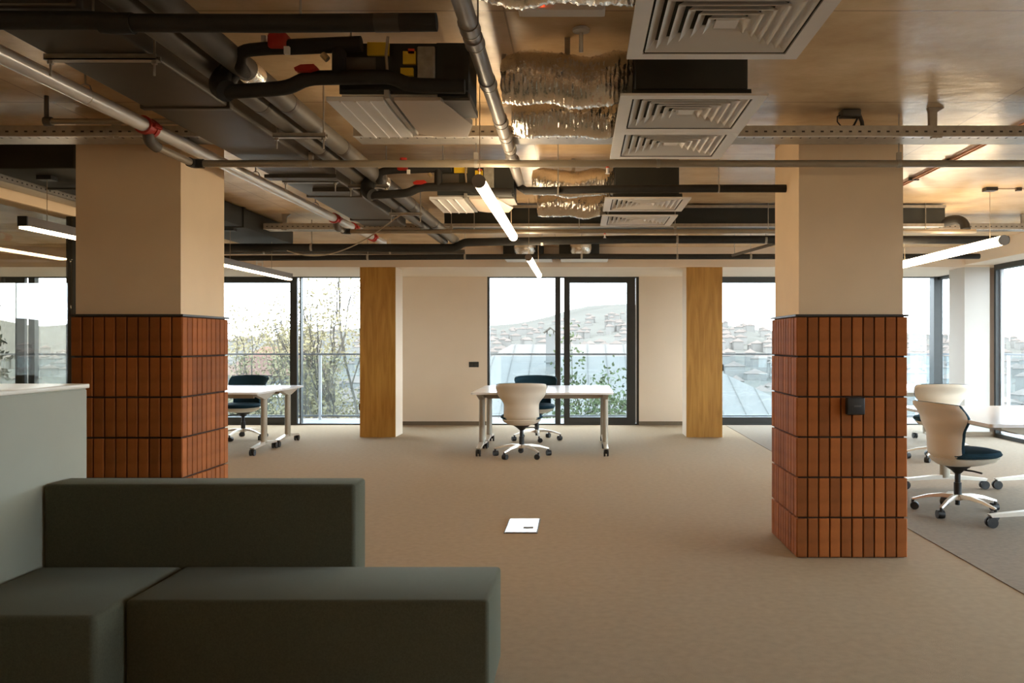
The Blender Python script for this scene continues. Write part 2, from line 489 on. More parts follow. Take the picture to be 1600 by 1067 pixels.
# ------------------------------------------------------------------ balcony
obj('balcony_slab', MB().box((LX-.5, FY+.22, -.30), (7.7, 15.25, -.03)).box((RX+.3, NY, -.30), (7.7, FY+.22, -.03)), M['concrete_out'], kind='structure')
def railing(nm, label, pts, posts):
    t = thing(nm, label, 'railing', (pts[0][0], pts[0][1], -.03))
    (xa, ya), (xb, yb) = pts
    def bar(z0, z1, w):
        return MB().box((min(xa, xb)-w, min(ya, yb)-w, z0), (max(xa, xb)+w, max(ya, yb)+w, z1))
    obj('handrail', bar(1.098, 1.13, .022), M['rail'], t)
    obj('bottom_rail', bar(.02, .05, .02), M['rail'], t)
    prev = None
    for (x, y) in posts:
        obj('post', MB().box((x-.022, y-.022, -.03), (x+.022, y+.022, 1.098)), M['post'], t)
        if prev:
            obj('glass_panel', MB().box((min(prev[0], x)-.005+(.03 if x != prev[0] else 0), min(prev[1], y)-.005+(.03 if y != prev[1] else 0), .05),
                                        (max(prev[0], x)+.005-(.03 if x != prev[0] else 0), max(prev[1], y)+.005-(.03 if y != prev[1] else 0), 1.08)), M['glass_rail'], t)
        prev = (x, y)
    return t
railing('balcony_railing', 'glass balcony railing with grey handrail outside the rear windows', ((LX, 15.0), (7.4, 15.0)),
        [(-4.53+2.086*k, 15.0) for k in range(-3, 6)] + [(7.4, 15.0)])
railing('balcony_railing', 'glass balcony railing with grey handrail outside the side window', ((7.4, 2.0), (7.4, 14.9)),
        [(7.4, 2.0+2.13*k) for k in range(0, 7)])

# ------------------------------------------------------------------ sofa and cabinet
SOFA_G = 'sage modular sofa by the cabinet'
def soft_box(a, b, r):
    return MB().box(a, b, r)
t = thing('sofa_module', 'long sage felt sofa seat block with lit end beyond the backrest', 'sofa', (-.95, 3.2, 0), group=SOFA_G)
obj('seat_cushion', soft_box((-1.585, 2.99, .05), (-.315, 3.455, .42), .016), M['sofa'], t)
obj('plinth', MB().box((-1.54, 3.03, 0), (-.36, 3.42, .055)), M['black'], t)
t = thing('sofa_module', 'sage felt corner seat block pressed against the pale cabinet', 'sofa', (-1.88, 3.1, 0), group=SOFA_G)
obj('seat_cushion', soft_box((-2.165, 2.815, .05), (-1.59, 3.455, .42), .022), M['sofa'], t)
obj('plinth', MB().box((-2.12, 2.86, 0), (-1.63, 3.42, .055)), M['black'], t)
t = thing('sofa_module', 'upright sage felt sofa backrest block behind the seats', 'sofa', (-1.53, 3.55, 0), group=SOFA_G)
obj('back_cushion', soft_box((-2.163, 3.46, .05), (-.905, 3.64, .747), .016), M['sofa'], t)
obj('plinth', MB().box((-2.12, 3.48, 0), (-.95, 3.62, .055)), M['black'], t)

t = thing('storage_cabinet', 'waist-high pale sage cabinet with cream top beside the sofa', 'cabinet', (-2.7, 2.0, 0))
obj('body', MB().box((-3.2, .3, .06), (-2.175, 3.78, 1.118)), M['cabinet'], t)
obj('worktop', MB().box((-3.22, .28, 1.118), (-2.168, 3.80, 1.138), .004), M['cabinet_top'], t)
obj('plinth', MB().box((-3.15, .35, 0), (-2.22, 3.72, .06)), M['dark_trim'], t)
for k in range(3):
    ya = .32 + k*1.3
    obj('side_panel', MB().box((-2.175, ya, .075), (-2.1685, min(ya+1.294, 3.775), 1.112)), M['cabinet'], t)

# floor box with its lid ajar
t = thing('floor_box', 'bright steel floor box lid set into the carpet', 'floor box', (-.405, 6.16, 0))
obj('frame', MB().box((-.522, 5.925, 0), (-.288, 6.40, .004)), M['dark_trim'], t)
obj('lid', MB().box((-.513, 5.935, .003), (-.297, 6.39, .009)), M['lid'], t)
obj('pull_tab', MB().box((-.395, 6.05, .009), (-.325, 6.10, .0115)), M['grey_pipe'], t)

# ------------------------------------------------------------------ desks
def superell(w, d, r, n=6):
    pts = []
    for cx, cy, a0 in ((w-r, d-r, 0), (r-w, d-r, PI/2), (r-w, r-d, PI), (w-r, r-d, 1.5*PI)):
        for k in range(n+1):
            a = a0 + PI/2*k/n
            pts.append((cx + r*math.cos(a), cy + r*math.sin(a)))
    return pts

def caster(mb, x, y, r=.038):
    for s in (-1, 1):
        mb.cyl((x+s*.010, y, r), (x+s*.028, y, r), r, 14)
    mb.cyl((x-.03, y, r), (x+.03, y, r), .008, 8)
    mb.box((x-.012, y-.012, r), (x+.012, y+.02, r*2.1))
    return mb

def make_desk(L, D, label, loc, rz=0, group=None):
    """long axis along local x"""
    t = thing('desk', label, 'desk', loc, rz, group)
    top = MB().prism(superell(L/2, D/2, .035), .718, .742, 'z', True)
    obj('tabletop', top, M['white_lam'], t, False)
    obj('cable_beam', MB().box((-L/2+.16, -.14, .655), (L/2-.16, -.10, .712)), M['greige'], t, False)
    obj('cable_beam', MB().box((-L/2+.16, .10, .655), (L/2-.16, .14, .712)), M['greige'], t, False)
    for s in (-1, 1):
        x = s*(L/2-.085)
        leg = MB().prism([(x+.036*math.cos(2*PI*k/16), .045*math.sin(2*PI*k/16)) for k in range(16)], .105, .66, 'z', True)
        lg = obj('leg', leg, M['greige'], t, False)
        obj('bracket', MB().prism([(-.30, .718), (.30, .718), (.30, .70), (.06, .64), (-.06, .64), (-.30, .70)], x-.03, x+.03, 'x')
            .box((x-s*.16, -.05, .66), (x, .05, .717)), M['greige'], lg, False)
        foot = MB().prism([(-D/2+.045, .075), (-D/2+.03, .095), (-.06, .128), (.06, .128), (D/2-.03, .095), (D/2-.045, .075), (0, .095)], x-.026, x+.026, 'x')
        obj('foot', foot, M['silver'], lg, False)
        for e in (-1, 1):
            obj('caster', caster(MB(), x, e*(D/2-.05)), M['black'], lg, False)
    return t
DG = 'white desks on castors'
make_desk(1.65, .83, 'white desk behind the ivory chair back, nearest table before the sliding door', (-.428, 10.30, 0), 0, DG)
make_desk(1.65, .83, 'white desk backing onto the central one, close to the sliding door', (-.428, 11.14, 0), PI, DG)
make_desk(1.65, .83, 'white desk half hidden by the sofa-side pillar, on its room side', (-4.54, 10.34, 0), 0, DG)
make_desk(1.65, .83, 'white desk half hidden by the sofa-side pillar, on its window side', (-4.54, 11.18, 0), PI, DG)
make_desk(1.78, .81, 'white desk that the navy cushioned chair is turned to', (3.285, 6.90, .004), PI/2, DG)
make_desk(1.78, .81, 'white desk cut by the picture edge near the side window', (4.11, 6.90, .004), -PI/2, DG)
make_desk(1.65, .83, 'white desk before the corner pier, on its room side', (3.88, 10.60, .004), 0, DG)
make_desk(1.65, .83, 'white desk before the corner pier, on its window side', (3.88, 11.44, .004), PI, DG)

# ------------------------------------------------------------------ chairs
def lerp_tab(tab, v):
    for (a, p), (b, q) in zip(tab, tab[1:]):
        if v <= b:
            k = (v-a)/(b-a); k = k*k*(3-2*k)
            return p + (q-p)*k
    return tab[-1][1]

def make_chair(label, loc, rz, group):
    """swivel chair, sitter looks along local +y"""
    t = thing('swivel_chair', label, 'chair', loc, rz, group)
    W = [(0, .05), (.07, .15), (.17, .205), (.30, .20), (.48, .20), (.78, .278), (.93, .292), (1, .275)]
    YB = [(0, -.13), (.18, -.205), (.45, -.225), (.75, -.255), (1, -.315)]
    WR = [(0, .03), (.2, .10), (.5, .13), (.8, .15), (1, .14)]
    Z0, Z1 = .385, .845
    nu, nv = 15, 22
    def P(off, grow=0.0):
        def f(i, j):
            u = -1 + 2*i/(nu-1); v = j/(nv-1)
            w = lerp_tab(W, v) + grow
            z = Z0 + (Z1-Z0)*v + (.018*(1-u*u)*max(0, (v-.7)/.3)) + grow*(v-.5)*2
            return (w*math.sin(u*1.25)/math.sin(1.25), lerp_tab(YB, v) + lerp_tab(WR, v)*(1-math.cos(u*1.25))/(1-math.cos(1.25)) + off, z)
        return f
    obj('back_shell', MB().slab(P(0), P(.010), nu, nv), M['shell'], t, False)
    nv0 = nv
    obj('back_upholstery', MB().slab(P(.0105, .004), P(.032, -.006), nu, nv), M['navy'], t, False)
    # seat pan and cushion
    def ring(sx, sy, cy, z, n=28, p=2.6, nose=0.0):
        r = []
        for k in range(n):
            a = 2*PI*k/n
            c, s_ = math.cos(a), math.sin(a)
            x = sx*math.copysign(abs(c)**(2/p), c); y = sy*math.copysign(abs(s_)**(2/p), s_)
            r.append((x*(1-.12*(y/sy)*(1 if y > 0 else .6)), cy+y, z + nose*(y/sy)**2*(1 if y > 0 else -.2)))
        return r
    def stack(rings):
        n = len(rings[0]); mb = MB(); vs = [p for r in rings for p in r]; fs = []
        for j in range(len(rings)-1):
            for k in range(n):
                k2 = (k+1) % n
                fs.append((j*n+k, j*n+k2, (j+1)*n+k2, (j+1)*n+k))
        fs.append(tuple(range(n))[::-1]); fs.append(tuple(range((len(rings)-1)*n, len(rings)*n)))
        return mb.add(vs, fs, True)
    obj('seat_pan', stack([ring(.05, .05, 0, .362), ring(.13, .16, .02, .372), ring(.20, .225, .05, .40), ring(.225, .25, .06, .432), ring(.215, .24, .06, .436)]), M['shell'], t, False)
    obj('seat_cushion', stack([ring(.21, .225, .065, .435), ring(.235, .245, .07, .447), ring(.243, .252, .07, .460), ring(.23, .24, .07, .481), ring(.185, .195, .06, .494), ring(.10, .11, .05, .497)]), M['navy'], t, False)
    obj('mechanism', MB().lathe((0, 0, 0), [(.026, .305), (.045, .325), (.085, .352), (.10, .365)], 16), M['black'], t, False)
    obj('lever', MB().tube([(0, 0, .335), (.10, .06, .333), (.17, .09, .325)], .007, 8), M['black'], t, False)
    obj('gas_column', MB().cyl((0, 0, .105), (0, 0, .235), .029, 16).cyl((0, 0, .235), (0, 0, .31), .022, 16).cyl((0, 0, .06), (0, 0, .105), .018, 12), M['black'], t, False)
    base = obj('base_hub', MB().lathe((0, 0, 0), [(.034, .098), (.046, .104), (.046, .128), (.032, .142)], 20), M['silver'], t, False)
    for k in range(5):
        a = 2*PI*k/5 + PI/2 + .0
        d = Vector((math.cos(a), math.sin(a), 0)); n = Vector((-d.y, d.x, 0))
        prof = [(.03, .123, .022, .020), (.12, .127, .020, .016), (.22, .113, .016, .012), (.305, .088, .013, .009), (.33, .082, .012, .008)]
        vs = []; fs = []
        for (r, z, w, h) in prof:
            for (u, q) in ((-1, -.7), (-.7, 1), (.7, 1), (1, -.7)):
                vs.append(d*r + n*(u*w) + Vector((0, 0, z + q*h)))
        for i in range(len(prof)-1):
            for m in range(4):
                m2 = (m+1) % 4
                fs.append((i*4+m, i*4+m2, (i+1)*4+m2, (i+1)*4+m))
        fs += [(3, 2, 1, 0), tuple(range(len(vs)-4, len(vs)))]
        obj('leg', MB().add(vs, fs, False), M['silver'], t, False)
        cs = MB(); q = a + .8*k
        c = d*.325; ax = Vector((math.cos(q), math.sin(q), 0)); fwd = Vector((-ax.y, ax.x, 0))
        cc = c + fwd*.014
        for s in (-1, 1):
            cs.cyl(cc + ax*(s*.008) + Vector((0, 0, .031)), cc + ax*(s*.026) + Vector((0, 0, .031)), .031, 14)
        cs.cyl(cc - ax*.024 + Vector((0, 0, .031)), cc + ax*.024 + Vector((0, 0, .031)), .010, 8)
        cs.cyl(c + Vector((0, 0, .04)), c + Vector((0, 0, .082)), .011, 8)
        cs.cyl(cc + Vector((0, 0, .03)) - ax*.01, cc + Vector((0, 0, .03)) + ax*.01, .033, 14)
        obj('caster', cs, M['black'], t, False)
    return t
CG = 'ivory swivel chairs'
make_chair('ivory swivel chair with its back to the room at the central desk', (-.666, 9.92, 0), math.radians(3), CG)
make_chair('swivel chair facing the room from behind the central desk', (-.575, 11.62, 0), PI+math.radians(8), CG)
make_chair('swivel chair glimpsed beside the sofa-side pillar behind a desk', (-4.60, 11.74, 0), PI-math.radians(10), CG)
make_chair('ivory swivel chair with navy seat in side view beside the reader pillar', (2.93, 6.64, .004), -math.radians(80), CG)
make_chair('ivory swivel chair whose back rises beyond the near white desk', (4.02, 9.62, .004), -math.radians(6), CG)

# small wall fittings
t = thing('wall_socket', 'black twin socket plate on the rear white wall', 'socket', (-1.68, FY-.01, .96))
obj('plate', MB().box((-1.76, FY-.012, .925), (-1.605, FY, 1.01), .003), M['black'], t)
for x in (-1.722, -1.643):
    obj('insert', MB().box((x-.028, FY-.015, .94), (x+.028, FY-.011, .995)), M['dark_trim'], t)
t = thing('card_reader', 'small black reader box on the tiled pillar', 'reader', (1.675, 5.22, .94))
obj('housing', MB().box((1.628, 5.205, .88), (1.735, 5.25, .985), .006), M['black'], t)
obj('logo_strip', MB().box((1.668, 5.203, .928), (1.712, 5.206, .938)), mat('dim_print', (.09, .09, .085), .5), t)
for nm, x, z, side in (('oak column near the blossom window', -3.055, .42, -1), ('oak column near the reader pillar', 1.994, .97, 1)):
    t = thing('side_switch', 'small black switch on the edge of the ' + nm, 'switch', (x, BY+.1, z))
    obj('plate', MB().box((x, BY+.06, z-.05), (x+side*.03, BY+.15, z+.045)), M['black'], t)
    obj('rocker', MB().box((x+side*.03, BY+.08, z-.03), (x+side*.034, BY+.13, z+.025)), M['dark_trim'], t)

CT = CZ - .002      # where fixings meet the ceiling
# ------------------------------------------------------------------ pendant lamps
def pendant(label, x, y0, y1, z, style, wires=(.25, .25), canopy=True, group='linear pendant lamps', r=.030, ztop=None):
    t = thing('pendant_lamp', label, 'lamp', (x, (y0+y1)/2, z), group=group)
    if style == 'tube':
        obj('diffuser', MB().cyl((x, y0+.02, z), (x, y1-.012, z), r, 24), M['tube'], t)
        obj('end_cap', MB().cyl((x, y0, z), (x, y0+.02, z), r+.003, 24), M['lamp_house'], t)
        obj('end_cap', MB().cyl((x, y1-.012, z), (x, y1, z), r+.001, 24), M['tube'], t)
    else:
        obj('housing', MB().box((x-.03, y0, z-.02), (x+.03, y1, z+.042)), M['lamp_house'], t)
        obj('end_cap', MB().box((x-.031, y0-.012, z-.022), (x+.031, y0, z+.044)), M['black'], t)
        obj('end_cap', MB().box((x-.031, y1, z-.022), (x+.031, y1+.012, z+.044)), M['black'], t)
        obj('diffuser', MB().box((x-.028, y0, z-.036), (x+.028, y1, z-.02)), M['tube'], t)
    ztop = ztop or CT
    for yy in (y0+wires[0], y1-wires[1]):
        obj('wire', MB().cyl((x, yy, z+.02), (x, yy, ztop), .0022, 6), M['cable'], t)
    if canopy:
        obj('canopy', MB().box((x-.05, y0+wires[0]-.04, ztop-.028), (x+.05, y0+wires[0]+.04, ztop)), M['black'], t)
    return t
lamp0 = pendant('glowing tube pendant hanging over the middle of the office', -.486, 4.14, 6.33, 2.10, 'tube', (.05, .2), False)
pendant('glowing tube pendant hanging just before the sliding door', -.465, 7.86, 9.95, 2.10, 'tube', (.05, .2), False)
pendant('glowing tube pendant beyond the reader pillar', 3.53, 7.12, 9.5, 2.17, 'tube', (.25, .2), r=.04)
pendant('slim grey pendant lamp beside the glass partition', -3.63, 5.6, 7.75, 2.10, 'bar', (.25, .3), ztop=2.453)
pendant('slim grey pendant lamp reaching towards the blossom window', -3.46, 8.15, 10.25, 2.10, 'bar', (.35, .6), ztop=2.453)

for x, y, rz, lb in ((-3.6, -2.2, 0, 'added glowing tube pendant behind the camera along the glass partition'), (-3.65, -5.0, 0, 'added glowing tube pendant deep behind the camera along the glass partition'),
                     (3.15, -2.2, PI/2, 'added glowing tube pendant behind the camera near the side wall'), (3.4, -4.8, PI/2, 'added glowing tube pendant deep behind the camera near the side wall'),
                     (-5.7, -2.2, PI/2, 'added glowing tube pendant in the glazed room behind the camera'), (-5.8, -4.8, PI/2, 'added glowing tube pendant deep in the glazed room behind the camera')):
    dup(lamp0, (x, y, 2.10), rz, lb)  # unseen pendants, added to warm the surfaces that face the camera

# ------------------------------------------------------------------ air diffusers, plenums and foil ducts
def make_diffuser(label, x, y, z):
    """square four way diffuser, face at z, centre x y"""
    t = thing('air_diffuser', label, 'diffuser', (x, y, z), group='square ceiling air diffusers')
    h = .30
    def ring(a, za, b, zb, th=.0022):
        mb = MB()
        A = [(-a, -a, za), (a, -a, za), (a, a, za), (-a, a, za)]
        B = [(-b, -b, zb), (b, -b, zb), (b, b, zb), (-b, b, zb)]
        A2 = [(p[0], p[1], p[2]+th*1.6) for p in A]; B2 = [(p[0], p[1], p[2]+th*1.6) for p in B]
        vs = A+B+A2+B2; fs = []
        for i in range(4):
            j = (i+1) % 4
            fs += [(i, j, 4+j, 4+i), (8+i, 12+i, 12+j, 8+j), (i, 8+i, 8+j, j), (4+i, 4+j, 12+j, 12+i)]
        return mb.add(vs, fs)
    obj('face_frame', ring(h, .0, h-.052, .0, .006), M['white_metal'], t, False)
    obj('neck', ring(h-.056, .002, h-.058, .04), M['duct_dark'], t, False)
    for k in range(6):
        a = h-.054-.035*k
        obj('louvre', ring(a-.006, .004, a-.038, .034), M['white_metal'], t, False)
    obj('centre_plate', MB().box((-.036, -.036, .012), (.036, .036, .016)), M['white_metal'], t, False)
    obj('back_plate', MB().box((-h+.06, -h+.06, .036), (h-.06, h-.06, .040)), M['duct_dark'], t, False)
    return t
DX = .467
d0 = make_diffuser('largest square air diffuser, cut by the upper picture edge', DX, 2.73, 2.32)
dy = {'air': (3.775, 4.375, 6.25, 7.07)}
for y, lb in ((3.775, 'square air diffuser hanging before the cable tray, below a black plenum'),
              (4.378, 'square air diffuser right behind the one below the big black plenum'),
              (6.25, 'farther square air diffuser under the second black plenum'),
              (7.07, 'farthest square air diffuser, just before the wide black duct')):
    dup(d0, (DX if y < 5 else .48, y, 2.32), label=lb)
def plenum(label, x0, x1, y0, y1, z0=2.3605, z1=2.60):
    t = thing('plenum_box', label, 'plenum', ((x0+x1)/2, (y0+y1)/2, z0), group='black plenum boxes')
    obj('casing', MB().box((x0, y0, z0), (x1, y1, z1), .004), M['duct_dark'], t)
    for x in (x0+.03, x1-.03):
        obj('hanger_rod', MB().cyl((x, (y0+y1)/2, z1), (x, (y0+y1)/2, CT), .004, 6), M['galv'], t)
    return t
plenum('black plenum box over the diffuser cut by the picture edge', .24, .69, 2.5, 2.97)
plenum('black plenum box facing the room above the second diffuser', .232, .692, 3.52, 4.02)
plenum('black plenum box hidden above the third diffuser', .25, .68, 4.14, 4.6)
plenum('smaller black plenum box beyond the thin sprinkler pipe', .25, .70, 6.0, 6.5)
plenum('black plenum box above the farthest diffuser', .25, .70, 6.83, 7.3)

def flex_duct(label, x0, x1, y, z, r, sag, seed, ny=0.0):
    rnd = random.Random(seed)
    t = thing('flexible_duct', label, 'duct', ((x0+x1)/2, y, z-r), group='crinkled foil flexible ducts')
    nl, na = 90, 36
    ph = [rnd.uniform(0, 6.28) for _ in range(8)]
    nz = [[rnd.uniform(-1, 1) for _ in range(na)] for _ in range(nl)]
    def P(i, j):
        k = j/(nl-1); a = 2*PI*i/na
        s = math.sin(PI*k)
        e = 1 - .22*(max(0, k-.82)/.18)**2 - .1*(max(0, .12-k)/.12)
        rr = r*e*(1 + .020*math.sin(j*2.1+ph[0]) + .03*math.sin(a*3+ph[1]+k*5) + .022*nz[j][i] + .035*math.sin(k*19+ph[2]+a*2) + .02*math.sin(a*7+ph[3]+j*.9))
        cz = z - sag*s + .012*math.sin(k*9+ph[4])
        return (x0 + (x1-x0)*k + .004*nz[j][(i*7) % na], y + ny*s + rr*math.cos(a), cz + rr*math.sin(a)*.95)
    mb = MB(); mb.grid(P, na, nl, True, wrap=True)
    n = na*nl
    mb.add([P(i, 0) for i in range(na)], [tuple(range(na))]); mb.add([P(i, nl-1) for i in range(na)], [tuple(range(na))])
    obj('foil_sleeve', mb, M['foil'], t, sharp=False)
    for x in (x0+.012, x1-.012):
        obj('clamp_band', MB().cyl((x-.008, y, z), (x+.008, y, z), r*.86, 24), M['galv'], t)
    obj('hanger_strap', MB().box(((x0+x1)/2-.012, y-.006, z), ((x0+x1)/2+.012, y+.006, CT)), M['galv'], t)
    return t
flex_duct('foil flexible duct dipping in from the upper picture edge', -.335, .24, 2.66, 2.50, .11, .03, 1)
flex_duct('shiny foil flexible duct joining the first fan coil to the black plenum', -.335, .232, 3.74, 2.475, .115, .015, 2)
flex_duct('foil flexible duct behind the shiny one, near the cable tray', -.335, .25, 4.33, 2.475, .105, .02, 3)
flex_duct('short foil flexible duct beyond the thin sprinkler pipe', -.335, .25, 6.2, 2.47, .10, .0, 4)
flex_duct('farthest foil flexible duct above the dark cross pipe', -.335, .25, 6.95, 2.45, .105, .02, 5)

# ------------------------------------------------------------------ fan coil units
def fan_coil(label, oy, seed):
    z0, z1 = 2.28, 2.50
    y0, y1 = 3.36+oy, 4.0+oy
    t = thing('fan_coil_unit', label, 'fan coil', (-.72, (y0+y1)/2, z0), group='ceiling fan coil units')
    obj('casing', MB().box((-.94, y0+.03, z0+.012), (-.56, y1, z1), .004), M['galv'], t)
    obj('fan_housing', MB().box((-.56, y0+.03, z0+.012), (-.44, y0+.32, z1)), M['duct_dark'], t)
    obj('insulated_panel', MB().box((-.945, y0+.02, z0+.02), (-.56, y0+.03, z1-.002)), M['duct_dark'], t)
    obj('insulated_panel', MB().box((-.56, y0+.005, z0+.03), (-.435, y0+.03, z1-.005)), M['duct_dark'], t)
    obj('cloudy_cover', MB().box((-.635, y0-.005, z0+.06), (-.565, y0+.03, z1-.02), .006), M['clear'], t)
    obj('grey_panel', MB().box((-.93, y0+.008, z0+.075), (-.80, y0+.03, z1-.06)), M['grey_pipe'], t)
    obj('insulated_panel', MB().box((-.80, y0+.012, z0+.03), (-.64, y0+.03, z1-.005)), M['duct_dark'], t)
    for (a, b, c, d) in ((-.83, z1-.055, -.745, z1-.005), (-.70, z0+.085, -.65, z0+.115), (-.69, z0+.13, -.64, z0+.18)):
        obj('yellow_label', MB().box((a, y0-.004, b), (c, y0+.012, d)), M['yellow'], t)
    obj('warning_light', MB().box((-.67, y0-.004, z1-.05), (-.645, y0+.01, z1-.03)), M['orange'], t)
    g = obj('return_grille', MB().box((-1.0, y0+.03, z0-.006), (-.775, y1-.01, z0+.012)), M['white_metal'], t)
    for x in (-.945, -.885, -.83):
        obj('slat', MB().box((x-.004, y0+.03, z0-.011), (x+.004, y1-.01, z0-.006)), M['white_metal'], g)
    obj('edge_rail', MB().box((-.765, y0+.0, z0-.004), (-.745, y1-.03, z0+.03)), M['galv'], t)
    obj('drip_tray', MB().prism([(-.735, y0+.04), (-.55, y0+.04), (-.47, y1-.22), (-.52, y1+.0), (-.67, y1+.0), (-.735, y1-.06)], z0-.002, z0+.02), M['beige_panel'], t)
    obj('condensate_pan', MB().box((-.54, y0+.05, z0+.002), (-.435, y1-.32, z0+.03)), M['grey_pipe'], t)
    obj('conduit', MB().tube([(-.745, y0-.02, z1+.01), (-.75, y0-.03, z1-.06), (-.745, y0-.03, z0+.09), (-.715, y0-.03, z0+.05), (-.66, y0-.03, z0+.042), (-.55, y0-.03, z0+.05), (-.46, y0-.02, z0+.055)], .006, 8), M['cable'], t)
    for x, y in ((-.92, y0+.1), (-.92, y1-.08), (-.46, y0+.1), (-.58, y1-.08)):
        obj('hanger_rod', MB().cyl((x, y, z1-.01), (x, y, CT), .004, 6), M['galv'], t)
    return t
fan_coil('nearer ceiling fan coil unit with yellow labels and white return grille', 0, 1)
fan_coil('farther ceiling fan coil unit partly behind the glowing tube', 2.33, 2)

def bend(pts, r=.04, n=4):
    """round the corners of a polyline"""
    pts = [Vector(p) for p in pts]
    out = [pts[0]]
    for i in range(1, len(pts)-1):
        a = (pts[i-1]-pts[i]); b = (pts[i+1]-pts[i])
        ra = min(r, a.length*.49); rb = min(r, b.length*.49)
        p0 = pts[i]+a.normalized()*ra; p2 = pts[i]+b.normalized()*rb
        for k in range(n+1):
            s = k/n
            out.append(p0*(1-s)**2 + pts[i]*2*s*(1-s) + p2*s*s)
    out.append(pts[-1])
    return out

def valve_set(label, oy, k=1.0):
    y = 3.31+oy
    t = thing('valve_pipework', label, 'pipework', (-1.1, y, 2.30), group='insulated valve pipework')
    zt, zb, zc = 2.46, 2.29, 2.335
    obj('upper_pipe', MB().tube(bend([(-1.36, y+.22, 2.42), (-1.33, y+.04, 2.40), (-1.31, y, zt-.015), (-1.20, y, zt-.005), (-1.0, y, zt), (-.84, y, zt+.01)], .045), .025, 14)
        .tube([(-1.12, y, zt), (-.84, y, zt+.012)], .030, 14), M['rubber'], t)
    obj('lower_pipe', MB().tube(bend([(-1.40, y+.16, 2.40), (-1.40, y+.02, zb), (-1.12, y, zb+.012), (-1.055, y, zc+.005), (-.72, y-.01, zc+.008), (-.66, y-.01, zc-.025), (-.44, y-.01, zc-.03)], .05), .028, 14), M['rubber'], t)
    obj('cross_pipe', MB().cyl((-.926, y-.005, zc), (-.926, y, zt), .027, 14), M['rubber'], t)
    v = obj('valve_head', MB().box((-1.195, y-.035, zt-.015), (-1.118, y+.035, zt+.05), .016).cyl((-1.156, y, zt+.03), (-1.156, y, zt+.072), .024, 12), M['red'], t)
    obj('valve_stem', MB().cyl((-1.25, y, zt-.004), (-1.19, y, zt), .017, 12).box((-1.225, y-.01, zt-.005), (-1.205, y+.01, zt+.042)), M['galv'], v)
    obj('lever_handle', MB().prism([(-1.085, zc+.03), (-1.06, zc+.042), (-1.01, zc+.044), (-.995, zc+.03), (-1.03, zc+.018), (-1.08, zc+.018)], y-.05, y-.022, 'y'), M['red'], t)
    obj('brass_fitting', MB().cyl((-.985, y-.02, zt-.035), (-.965, y-.02, zt-.055), .013, 10), M['brass'], t)
    obj('white_tag', MB().box((-1.125, y-.045, zt-.04), (-1.105, y-.028, zt-.012)), M['white_metal'], t)
    obj('drop_elbow', MB().tube(bend([(-1.43, y+.16, 2.41), (-1.41, y+.04, 2.32), (-1.36, y, zb)], .05), .042, 14), M['rubber'], t)
    return t
valve_set('black insulated valve pipework with red valve beside the nearer fan coil', 0)
valve_set('black insulated valve pipework with orange-red valve beside the farther fan coil', 2.33)

# ------------------------------------------------------------------ long ducts and pipes
HANG = 'strut channel hangers'
def hanger(label, x0, x1, y, z, down=.055):
    t = thing('strut_hanger', label, 'hanger', ((x0+x1)/2, y, z), group=HANG)
    obj('channel', MB().box((x0, y-.02, z-.022), (x1, y+.02, z-.017)).box((x0, y-.02, z-.022), (x1, y-.016, z)).box((x0, y+.016, z-.022), (x1, y+.02, z)), M['galv'], t)
    for x in (x0+.015, x1-.015):
        obj('threaded_rod', MB().cyl((x, y, z-.022-down), (x, y, CT), .0045, 6), M['galv'], t)
        obj('nut', MB().cyl((x, y, z-.034), (x, y, z-.022), .011, 6), M['galv'], t)
    return t
hanger('strut hanger under the wide duct in the upper corner, nearest of its row', -2.0, -1.58, 3.22, 2.398)
hanger('strut hanger under the wide duct beyond the thin sprinkler pipe', -1.96, -1.60, 5.68, 2.398)
hanger('strut hanger under the twin grey pipes before the thin sprinkler pipe', -1.56, -1.29, 4.38, 2.386)
hanger('strut hanger under the twin grey pipes beyond the thin sprinkler pipe', -1.56, -1.29, 5.80, 2.386)
hanger('strut hanger under the twin grey pipes where the cable droops', -1.56, -1.29, 7.05, 2.386)

t = thing('ventilation_duct', 'wide brown-grey rectangular duct running over the sofa towards the windows', 'duct', (-1.8, 5, 2.37))
obj('duct_body', MB().box((-2.0, 2.2, 2.40), (-1.615, 8.0, 2.60), .012), M['duct'], t)
for y in (2.75, 3.95, 5.15, 6.35, 7.55):
    obj('flange', MB().box((-2.015, y-.02, 2.392), (-1.60, y+.02, 2.61), .006), M['duct'], t)
for y in (2.6, 4.5, 7.0):
    obj('hanger_strap', MB().box((-1.82, y-.01, 2.59), (-1.79, y+.01, CT)), M['galv'], t)
t = thing('ventilation_duct', 'short dark duct branch crossing under the ceiling beside the wide duct', 'duct', (-2.3, 4.4, 2.5))
obj('duct_plate', MB().box((-2.02, 5.50, 2.376), (-1.56, 5.60, 2.398)), M['duct'], t)
obj('duct_plate', MB().box((-1.86, 5.98, 2.372), (-1.60, 6.06, 2.398)), M['duct'], t)
t = thing('ventilation_duct', 'dark insulated duct behind the sofa-side pillar top', 'duct', (-3.6, 7.5, 2.45))
obj('duct_body', MB().box((-3.90, 5.6, 2.455), (-3.30, 9.9, 2.64), .01), M['duct_dark'], t)
obj('flange', MB().box((-3.915, 6.3, 2.445), (-3.285, 6.34, 2.645)), M['duct_dark'], t)
obj('flange', MB().box((-3.915, 8.4, 2.445), (-3.285, 8.44, 2.645)), M['duct_dark'], t)
t = thing('ventilation_duct', 'wide black duct crossing the ceiling behind the farthest diffuser', 'duct', (1.2, 8.3, 2.45))
obj('duct_body', MB().box((-1.29, 8.2, 2.455), (3.5, 8.6, 2.615), .006), M['duct_dark'], t)
obj('edge_strip', MB().box((-1.29, 8.18, 2.605), (3.5, 8.22, 2.63)), M['galv'], t)
